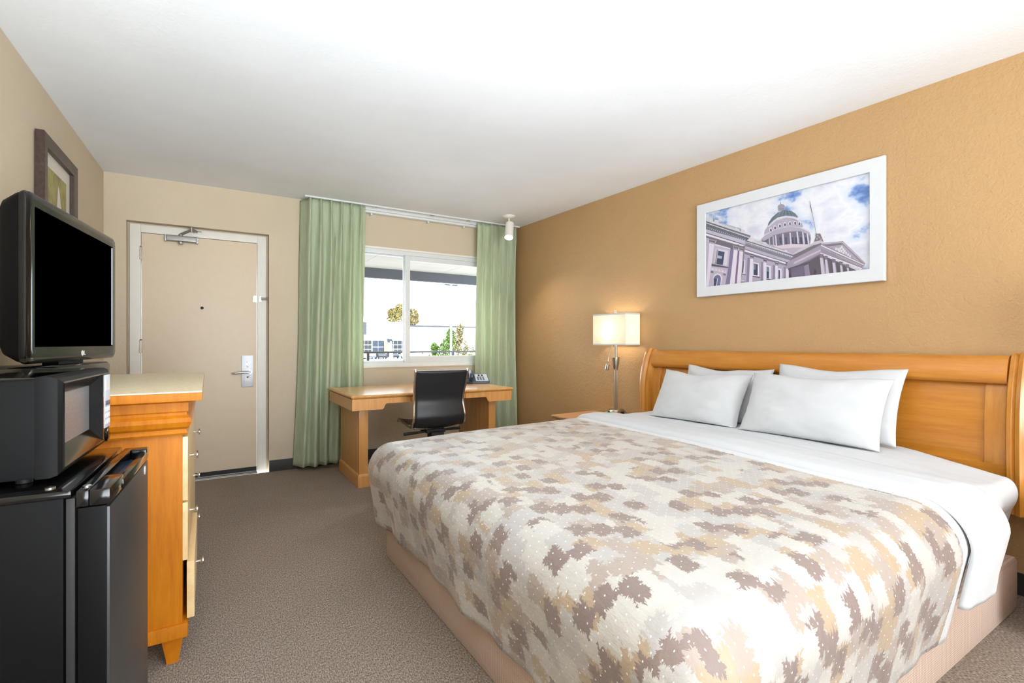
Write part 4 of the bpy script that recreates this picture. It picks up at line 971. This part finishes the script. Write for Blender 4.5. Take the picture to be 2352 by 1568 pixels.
 ((60,54,66),[(236,-250),(236,-258),(233,-265),(230,-268),(226,-268),(223,-264),(220,-256),(220,-248),(220,-239),(223,-232),(226,-229),(230,-230),(233,-234),(236,-241)]),
 ((196,186,198),[(218,-71),(227,-49),(275,-75),(258,-80),(224,-86)]),
 ((116,106,118),[(230,-14),(240,-21),(256,-22),(264,-44),(275,-75),(256,-62),(242,-65),(222,-65),(229,-41)]),
 ((176,166,178),[(246,-33),(245,-37),(242,-38),(239,-36),(238,-32),(239,-28),(242,-26),(245,-28)]),
 ((176,166,178),[(254,-44),(253,-48),(250,-50),(248,-47),(247,-43),(248,-39),(250,-38),(253,-40)]),
 ((176,166,178),[(264,-58),(263,-62),(260,-64),(258,-62),(257,-57),(258,-53),(260,-52),(263,-54)]),
 ((176,166,178),[(241,-52),(240,-56),(237,-57),(235,-55),(234,-51),(235,-47),(237,-45),(240,-47)]),
 ((132,122,138),[(258,-80),(377,-89),(489,-230),(481,-236),(263,-91)]),
 ((190,180,196),[(260,-82),(376,-92),(378,-97),(265,-88)]),
 ((186,176,192),[(377,-93),(487,-230),(484,-231),(375,-99)]),
 ((164,154,172),[(281,-96),(371,-102),(464,-220)]),
 ((112,102,116),[(281,-96),(371,-102),(372,-109),(301,-106)]),
 ((214,208,218),[(357,-132),(355,-138),(352,-140),(349,-137),(347,-131),(349,-125),(352,-123),(355,-126)]),
 ((214,208,218),[(368,-129),(366,-135),(363,-137),(360,-134),(358,-128),(360,-122),(363,-120),(366,-123)]),
 ((214,208,218),[(376,-123),(375,-129),(372,-131),(368,-128),(367,-122),(368,-116),(372,-115),(375,-118)]),
 ((214,208,218),[(383,-136),(382,-142),(378,-144),(375,-141),(374,-135),(375,-129),(378,-128),(382,-131)]),
 ((214,208,218),[(390,-147),(389,-153),(385,-154),(382,-152),(381,-146),(382,-140),(385,-138),(389,-141)]),
 ((214,208,218),[(398,-160),(396,-166),(393,-167),(390,-165),(388,-159),(390,-153),(393,-151),(396,-154)]),
 ((214,208,218),[(408,-171),(407,-177),(403,-179),(400,-176),(399,-170),(400,-164),(403,-162),(407,-165)]),
 ((214,208,218),[(363,-143),(362,-148),(359,-150),(355,-147),(354,-141),(355,-136),(359,-134),(362,-137)]),
 ((214,208,218),[(374,-145),(373,-150),(369,-152),(366,-149),(365,-143),(366,-138),(369,-136),(373,-139)]),
 ((214,208,218),[(385,-156),(383,-161),(380,-163),(377,-160),(375,-154),(377,-149),(380,-147),(383,-150)]),
 ((214,208,218),[(419,-181),(417,-186),(414,-188),(411,-185),(409,-179),(411,-174),(414,-172),(417,-175)]),
 ((214,208,218),[(346,-128),(345,-134),(341,-136),(338,-133),(336,-127),(338,-121),(341,-119),(345,-122)]),
 ((232,228,236),[(262,-96),(480,-239),(481,-235),(264,-92)]),
 ((144,134,152),[(260,-97),(478,-240),(473,-256),(258,-136)]),
 ((190,182,196),[(263,-105),(261,-111),(265,-112),(267,-107)]),
 ((190,182,196),[(273,-112),(272,-117),(275,-119),(277,-113)]),
 ((190,182,196),[(283,-118),(282,-124),(285,-126),(287,-120)]),
 ((190,182,196),[(293,-125),(291,-130),(295,-132),(297,-127)]),
 ((190,182,196),[(303,-132),(301,-137),(305,-139),(307,-133)]),
 ((190,182,196),[(313,-138),(311,-143),(315,-145),(316,-140)]),
 ((190,182,196),[(323,-145),(321,-150),(324,-152),(326,-146)]),
 ((190,182,196),[(332,-151),(331,-156),(334,-158),(336,-153)]),
 ((190,182,196),[(342,-157),(340,-163),(344,-164),(345,-159)]),
 ((190,182,196),[(352,-164),(350,-169),(353,-171),(355,-166)]),
 ((190,182,196),[(361,-170),(360,-175),(363,-177),(365,-172)]),
 ((190,182,196),[(371,-177),(369,-181),(372,-183),(374,-178)]),
 ((190,182,196),[(380,-183),(379,-188),(382,-189),(383,-185)]),
 ((190,182,196),[(390,-189),(388,-194),(391,-196),(393,-191)]),
 ((190,182,196),[(399,-195),(397,-200),(400,-202),(402,-197)]),
 ((190,182,196),[(408,-201),(407,-206),(410,-208),(411,-203)]),
 ((190,182,196),[(417,-208),(416,-212),(419,-214),(421,-209)]),
 ((190,182,196),[(427,-214),(425,-218),(428,-220),(430,-216)]),
 ((190,182,196),[(436,-220),(434,-224),(437,-226),(439,-222)]),
 ((190,182,196),[(445,-226),(443,-230),(446,-232),(448,-228)]),
 ((190,182,196),[(454,-232),(452,-236),(455,-238),(457,-234)]),
 ((190,182,196),[(463,-238),(461,-242),(464,-244),(466,-240)]),
 ((232,228,234),[(258,-136),(473,-257),(473,-268),(258,-148)]),
 ((150,140,156),[(259,-144),(472,-264),(473,-262),(260,-142)]),
 ((170,160,178),[(478,-240),(489,-230),(473,-268),(473,-256)]),
 ((198,188,206),[(254,-158),(272,-161),(289,-269),(263,-269)]),
 ((160,150,172),[(266,-160),(272,-161),(289,-269),(281,-271)]),
 ((120,110,124),[(251,-144),(276,-148),(272,-169),(254,-167)]),
 ((198,188,206),[(281,-172),(294,-174),(308,-271),(289,-269)]),
 ((160,150,172),[(290,-173),(294,-174),(308,-271),(303,-271)]),
 ((120,110,124),[(278,-158),(298,-162),(294,-183),(281,-181)]),
 ((198,188,206),[(321,-195),(337,-199),(346,-269),(329,-269)]),
 ((160,150,172),[(332,-196),(337,-199),(346,-269),(342,-271)]),
 ((120,110,124),[(319,-181),(340,-187),(337,-208),(321,-203)]),
 ((198,188,206),[(361,-215),(373,-219),(380,-269),(366,-270)]),
 ((160,150,172),[(370,-217),(373,-219),(380,-269),(377,-271)]),
 ((120,110,124),[(358,-202),(377,-207),(373,-228),(361,-224)]),
 ((198,188,206),[(395,-236),(406,-238),(410,-270),(401,-270)]),
 ((160,150,172),[(403,-237),(406,-238),(410,-270),(410,-272)]),
 ((120,110,124),[(392,-222),(409,-227),(406,-247),(395,-244)]),
 ((150,145,160),[(196,184),(232,-14),(235,-14),(199,184)]),
 ((112,106,120),[(198,179),(207,141),(213,102),(207,117),(199,154)]),
]

# ------------------------------------------------------------------ framed pictures
m = NT('print_ink'); at = m.n('ShaderNodeVertexColor'); at.layer_name = 'ink'; m.set(Base_Color=at.outputs[0], Roughness=.5)
m = NT('print_sky'); co = m.coord(); nz_ = m.noise(m.mapping(co, (1, 3.2, 5.0), loc=(0, 4.3, 1.7)), 1.35, 7, .55)
m.set(Base_Color=m.ramp(nz_, [(.33, rgb(70, 112, 184)), (.385, rgb(128, 160, 212)), (.44, rgb(206, 214, 230)), (.54, rgb(228, 228, 236)), (.68, rgb(204, 206, 222))]), Roughness=.5)
def frame4(yh, zh, fw, xa, xb, lip, bev=.003):
    """mitred picture frame: outer half sizes yh, zh; xa back, xb front"""
    b = B(); q = lambda a, c, x: [(x, -a, -c), (x, a, -c), (x, a, c), (x, -a, c)]
    rings = [q(yh, zh, xa), q(yh, zh, xb + .003), q(yh - .003, zh - .003, xb), q(yh - fw, zh - fw, xb + .004), q(yh - fw - .001, zh - fw - .001, lip)]
    b.loops(rings, cap=False); return b
PC = thing('capitol_picture', 'white framed photograph of a domed columned building on the tan wall above the headboard', 'picture', (xr(1.774) - .004, 1.774, 1.813), WR)
frame4(.583, .336, .07, -.002, -.028, -.016).build('frame', 'picture_white', PC, ang=15)
bx('backing', 'picture_white', PC, -.010, -.002, -.57, .57, -.325, .325)
ph_ = bx('photograph', 'print_sky', PC, -.0105, -.0100, -.518, .518, -.272, .272, smooth=False)
bm = bmesh.new(); lay = bm.loops.layers.color.new('ink')
for k, (col, pts) in enumerate(PRINT):
    f = bm.faces.new([bm.verts.new((-.0107 - k * 1.2e-5, -min(.52, max(-.52, u / 1000)), min(.274, max(-.274, v / 1000)))) for u, v in pts])
    for l in f.loops: l[lay] = tuple(c / 255 for c in col) + (1,)
bmesh.ops.triangulate(bm, faces=bm.faces[:])
me = bpy.data.meshes.new('building_print'); bm.to_mesh(me); bm.free(); me.materials.append(MATS['print_ink'])
o = bpy.data.objects.new('building_print', me); COL.objects.link(o); o.parent = ph_
bx('glazing', 'picture_glass', PC, -.0158, -.0152, -.516, .516, -.270, .270, smooth=False)

PL = thing('waterfall_picture', 'dark brown framed picture with cream mat on the left wall above the television', 'picture', (xl(3.58) + .004, 3.58, 1.878), R_(180 - 1.716))
frame4(.311, .311, .062, -.002, -.038, -.014).build('frame', 'frame_brown', PL, ang=15)
bx('mat', 'mat_cream', PL, -.012, -.002, -.28, .28, -.28, .28)
m = NT('print_leaves'); co = m.coord(); a_ = m.noise(m.mapping(co, (1, 9, 5)), 1.6, 7, .7); g_ = m.n('ShaderNodeSeparateXYZ'); m.l(co, g_.inputs[0])
m.set(Base_Color=m.ramp(m.math('ADD', a_, m.math('MULTIPLY', g_.outputs[2], .35)), [(.38, rgb(126, 104, 70)), (.5, rgb(150, 138, 76)), (.62, rgb(166, 164, 88)), (.75, rgb(140, 120, 84))]), Roughness=.5)
lp_ = bx('landscape_print', 'print_leaves', PL, -.0128, -.0122, -.176, .176, -.176, .176, smooth=False)
# pale cascade in the print
b = B(); pts = [(-.025, .125), (-.015, .09), (.0, .0), (.01, -.07), (.02, -.17), (-.13, -.17), (-.115, -.05), (-.07, .03), (-.045, .1)]
b.prism([(-.0130, y, z) for y, z in pts], (.0001, 0, 0)); b.build('cascade', 'mat_cream', lp_, smooth=False)
bx('glazing', 'picture_glass', PL, -.0145, -.0142, -.25, .25, -.25, .25, smooth=False)

# ------------------------------------------------------------------ outside the window
plain('soffit_paint', rgb(196, 190, 180), .8); plain('fascia_dark', rgb(44, 46, 54), .6); plain('rail_dark', rgb(14, 15, 20), .5)
plain('asphalt', rgb(150, 150, 152), .9); plain('stucco_white', rgb(225, 224, 222), .9); plain('stucco_grey', rgb(62, 63, 68), .9)
plain('shop_glass', rgb(18, 24, 34), .6); plain('shop_glass_blue', rgb(14, 34, 52), .6); plain('pole_white', rgb(225, 226, 228), .6)
plain('brick_pink', rgb(150, 110, 96), .9); plain('car_dark', rgb(24, 28, 36), .6); plain('car_white', rgb(214, 216, 220), .5); plain('car_silver', rgb(90, 96, 106), .5)
plain('lamp_grey', rgb(34, 38, 48), .7); plain('bark', rgb(96, 80, 66), .9)
def leaf_mat(name, stops):
    m = NT(name); n_ = m.noise(m.coord(), 9, 3); m.set(Base_Color=m.ramp(n_, stops), Roughness=.6, Specular_IOR_Level=.2)
leaf_mat('leaf_green', [(.3, rgb(30, 52, 16)), (.5, rgb(66, 94, 34)), (.68, rgb(110, 122, 60))])
leaf_mat('leaf_autumn', [(.3, rgb(52, 68, 24)), (.5, rgb(108, 100, 52)), (.68, rgb(128, 88, 66))])
wood_mat('soffit_boards', rgb(150, 145, 136), rgb(138, 132, 124), .8, 'X', .4, 0)
GZ = -2.4
bx('ground', 'asphalt', None, -60, 160, 7.2, 260, GZ - .2, GZ, kind='structure', smooth=False)
BL = structure('balcony', 'pale balcony soffit with dark fascia beam outside the window')
for k in range(7): bx('soffit_board', 'soffit_boards', BL, -2 + k * 1.25, -.755 + k * 1.25, 5.0, 6.96, 2.2, 2.23, smooth=False)
bx('soffit_deck', 'soffit_paint', BL, -2, 6.75, 5.0, 6.96, 2.235, 2.4, smooth=False)
b = B(); b.box(-2, 6.75, 6.90, 6.98, 2.06, 2.2); b.build('fascia_beam', 'fascia_dark', BL, smooth=False)
b = B(); b.box(-2, 6.75, 6.98, 7.04, 2.10, 2.42); b.build('fascia_board', 'fascia_dark', BL, smooth=False)
bx('walkway', 'soffit_paint', BL, -2, 6.75, D + .15, 7.1, -.2, -.03, smooth=False)
RL = thing('railing', 'dark metal balcony railing with thin posts outside the window', 'railing', (0, 6.6, -.03))
bx('top_rail', 'rail_dark', RL, -1.5, 6.2, -.02, .02, 1.035, 1.06)
for x in (.58, 1.824, 3.066, 4.31, 5.55): bx('post', 'rail_dark', RL, x - .016, x + .016, -.016, .016, 0, 1.035)
bx('bottom_rail', 'rail_dark', RL, -1.5, 6.2, -.015, .015, .08, .11)
# store
SY = 124.0
ST = thing('store_building', 'long white store with dark shop windows across the parking lot', 'building', (0, 0, GZ))
bx('facade', 'stucco_white', ST, 19.49, 70.00, SY, SY + 20, 0, 8.1, smooth=False)
b = B(); b.box(43.90, 70.00, SY - .6, SY, 7.9, 8.3); b.build('roof_edge', 'stucco_grey', ST, smooth=False)
bx('parapet', 'stucco_white', ST, 19.49, 43.31, SY - .3, SY + 4, 8.1, 9.0, smooth=False)
bx('entrance_wall', 'brick_pink', ST, 38.26, 39.16, SY - .5, SY, 1.0, 4.2, smooth=False)
def panes(xa, xb, n, z0, z1, r, mat):
    for i in range(n):
        for j in range(r):
            w_ = (xb - xa) / n; h_ = (z1 - z0) / r
            bx('shop_pane', mat, ST, xa + i * w_ + .1, xa + (i + 1) * w_ - .1, SY - .35, SY - .05, z0 + j * h_ + .1, z0 + (j + 1) * h_ - .1, smooth=False)
panes(32.55, 35.15, 3, .9, 4.3, 3, 'shop_glass'); panes(35.37, 38.26, 2, .9, 4.3, 2, 'shop_glass_blue'); panes(39.73, 45.08, 5, .9, 4.3, 3, 'shop_glass')
tag(bx('wall_sign', 'stucco_grey', None, 30.66, 32.20, SY - 6.4, SY - 5.6, GZ + 5.6, GZ + 8.6), 'grey box sign at the left end of the store', 'sign')
bx('sign_post', 'stucco_grey', bpy.data.objects['wall_sign'], 31.38 - .2, 31.38 + .2, SY - 6.2, SY - 5.8, GZ, GZ + 5.6)
# cars
def car(label, x, y, rz, mat, k=1.0, van=False):
    c = thing('parked_car', label, 'car', (x, y, GZ), rz, 'parked cars')
    h_ = 1.75 if van else 1.45
    pr = [(-2.2, .3), (-2.25, .75), (-1.3, .9), (-.75, h_ - .05), (.9, h_), (1.6, .95), (2.2, .85), (2.25, .3)]
    b = B(); b.prism([(a, -.85, z) for a, z in pr], (0, 1.7, 0), .06); b.build('body', mat, c)
    b = B(); b.prism([(-1.15, -.87, .95), (-.68, -.87, h_ - .12), (.85, -.87, h_ - .1), (1.4, -.87, .95)], (0, 1.74, 0)); b.build('side_window', 'shop_glass', c, smooth=False)
    for a in (-1.4, 1.4):
        for s in (-.8, .8): B().lathe([(.32, -.1), (.32, .1)], 16, (a, s, .32), 'Y').build('wheel', 'car_dark', c)
    return c
CY = 112.0
car('white parked car at the left edge of the window view', 29.69, CY, R_(92), 'car_white')
car('silver parked car beside the left railing post', 31.75, CY + 1, R_(88), 'car_silver')
car('dark parked sedan in front of the blue shop windows', 33.95, CY, R_(84), 'car_dark')
car('small dark parked car left of the window mullion', 36.92, CY + 1, R_(92), 'car_dark')
car('white parked car just left of the window mullion', 39.23, CY, R_(90), 'car_white')
car('white van parked right of the window mullion', 41.57, CY - 4, R_(60), 'car_white', van=True)
# light pole and lamp with panel
LP = thing('light_pole', 'tall white parking lot light pole with two arms', 'light pole', (16.57, 36, GZ))
B().lathe([(.09, .5), (.06, 8.1)], 10).build('pole', 'pole_white', LP)
bx('footing', 'pole_white', LP, -.28, .28, -.28, .28, 0, 1.0, .03)
for s in (-1, 1): b = B(); b.tube([(0, 0, 8.1), (s * .2, 0, 8.2)], .04, 8); b.box(min(s * .15, s * .55), max(s * .15, s * .55), -.12, .12, 8.15, 8.25, .02); b.build('lamp_head', 'lamp_grey', LP)
SG = thing('panel_lamp', 'white post with grey tilted panel standing in the parking lot', 'lamp post', (29.08, 90, GZ))
B().lathe([(.22, 0), (.14, 3.9)], 10, (0, 0, 0)).build('post', 'pole_white', SG)
B().prism([(-.55, -.1, 3.7), (.5, -.1, 3.5), (.3, -.1, 4.3), (-.7, -.1, 4.4)], (0, .2, 0)).build('panel', 'lamp_grey', SG)
B().tube([(.4, 0, 0), (.1, 0, 3.8)], .18, 8).build('brace', 'pole_white', SG)
# trees
def tree(name, label, cat, x, y, z0, blobs, leaf, n, lm, group, trunk):
    t = thing(name, label, cat, (x, y, GZ), 0, group); rnd = random.Random(label)
    b = B(); vs = []
    for k in range(n):
        cx_, cy_, cz_, rx, rz = blobs[rnd.randrange(len(blobs))]
        while True:
            q = Vector((rnd.uniform(-1, 1), rnd.uniform(-1, 1), rnd.uniform(-1, 1)))
            if q.length < 1: break
        q = q.normalized() * q.length ** .5
        p = Vector((cx_ + q.x * rx, cy_ + q.y * rx, cz_ + q.z * rz)); a = Vector((rnd.gauss(0, 1), rnd.gauss(0, 1), rnd.gauss(0, 1))).normalized(); c = a.orthogonal().normalized(); d = a.cross(c); s = leaf * rnd.uniform(.6, 1.3)
        f = b.bm.faces.new([b.bm.verts.new(p + c * s), b.bm.verts.new(p + d * s * .5), b.bm.verts.new(p - c * s), b.bm.verts.new(p - d * s * .5)])
    b.build('foliage', lm, t, smooth=False, kind='stuff')
    B().tube([(0, 0, 0), (.02, .05, trunk * .5), (0, 0, trunk)], .12, 8, [.02 * trunk, .016 * trunk, .008 * trunk]).build('trunk', 'bark', t)
    for k in range(4):
        a = k * 1.7; B().tube([(0, 0, trunk * (.35 + .12 * k)), (math.cos(a) * trunk * .18, math.sin(a) * trunk * .18, trunk * (.6 + .12 * k))], .05, 6, [.008 * trunk, .003 * trunk]).build('branch', 'bark', t)
sx = 1 / 1130.0
tree('tree', 'broad autumn tinged tree rising behind the store roof', 'tree', 52.53, 150, 0, [(-2.6, 0, 13.0, 2.4, 1.6), (-.3, 0, 14.4, 2.4, 1.6), (2.8, 0, 12.6, 2.2, 1.9), (-1.2, 0, 11.4, 4.0, 1.8), (2.6, 0, 10.8, 2.6, 1.6)], .42, 3300, 'leaf_autumn', 'trees outside', 11.5)
tree('tree', 'bright green young tree left of the light pole', 'tree', 18.98, 43, 0, [(.75, 0, 4.1, .4, .9), (.5, 0, 3.3, .7, .8), (0, 0, 2.6, 1.0, .8), (-.4, 0, 1.8, 1.5, .9), (-.9, 0, 3.0, .35, .6), (.6, 0, 1.6, 1.0, .9)], .13, 2600, 'leaf_green', 'trees outside', 3.6)
tree('tree', 'tall thin autumn tinged tree right of the light pole', 'tree', 23.44, 49, 0, [(.2, 0, 5.0, .4, .8), (0, 0, 4.2, .5, .9), (.45, 0, 3.2, .7, .9), (0, 0, 2.2, 1.0, .9), (1.3, 0, 2.4, .7, 1.0), (-.6, 0, 3.4, .4, .7)], .12, 1900, 'leaf_autumn', 'trees outside', 4.4)
tree('shrub', 'pale green shrub at the right end of the window view', 'shrub', 19.20, 39.5, 0, [(0, 0, 1.3, 1.3, 1.1), (.9, 0, 1.6, .7, 1.0), (-.3, 0, 1.0, .8, .9)], .11, 1900, 'leaf_green', 'trees outside', 1.4)
tree('shrub', 'low brownish shrub beside the white van', 'shrub', 15.46, 38, 0, [(0, 0, 1.0, .9, .9), (-.6, 0, .7, .6, .6)], .1, 1300, 'leaf_autumn', 'trees outside', 1.2)
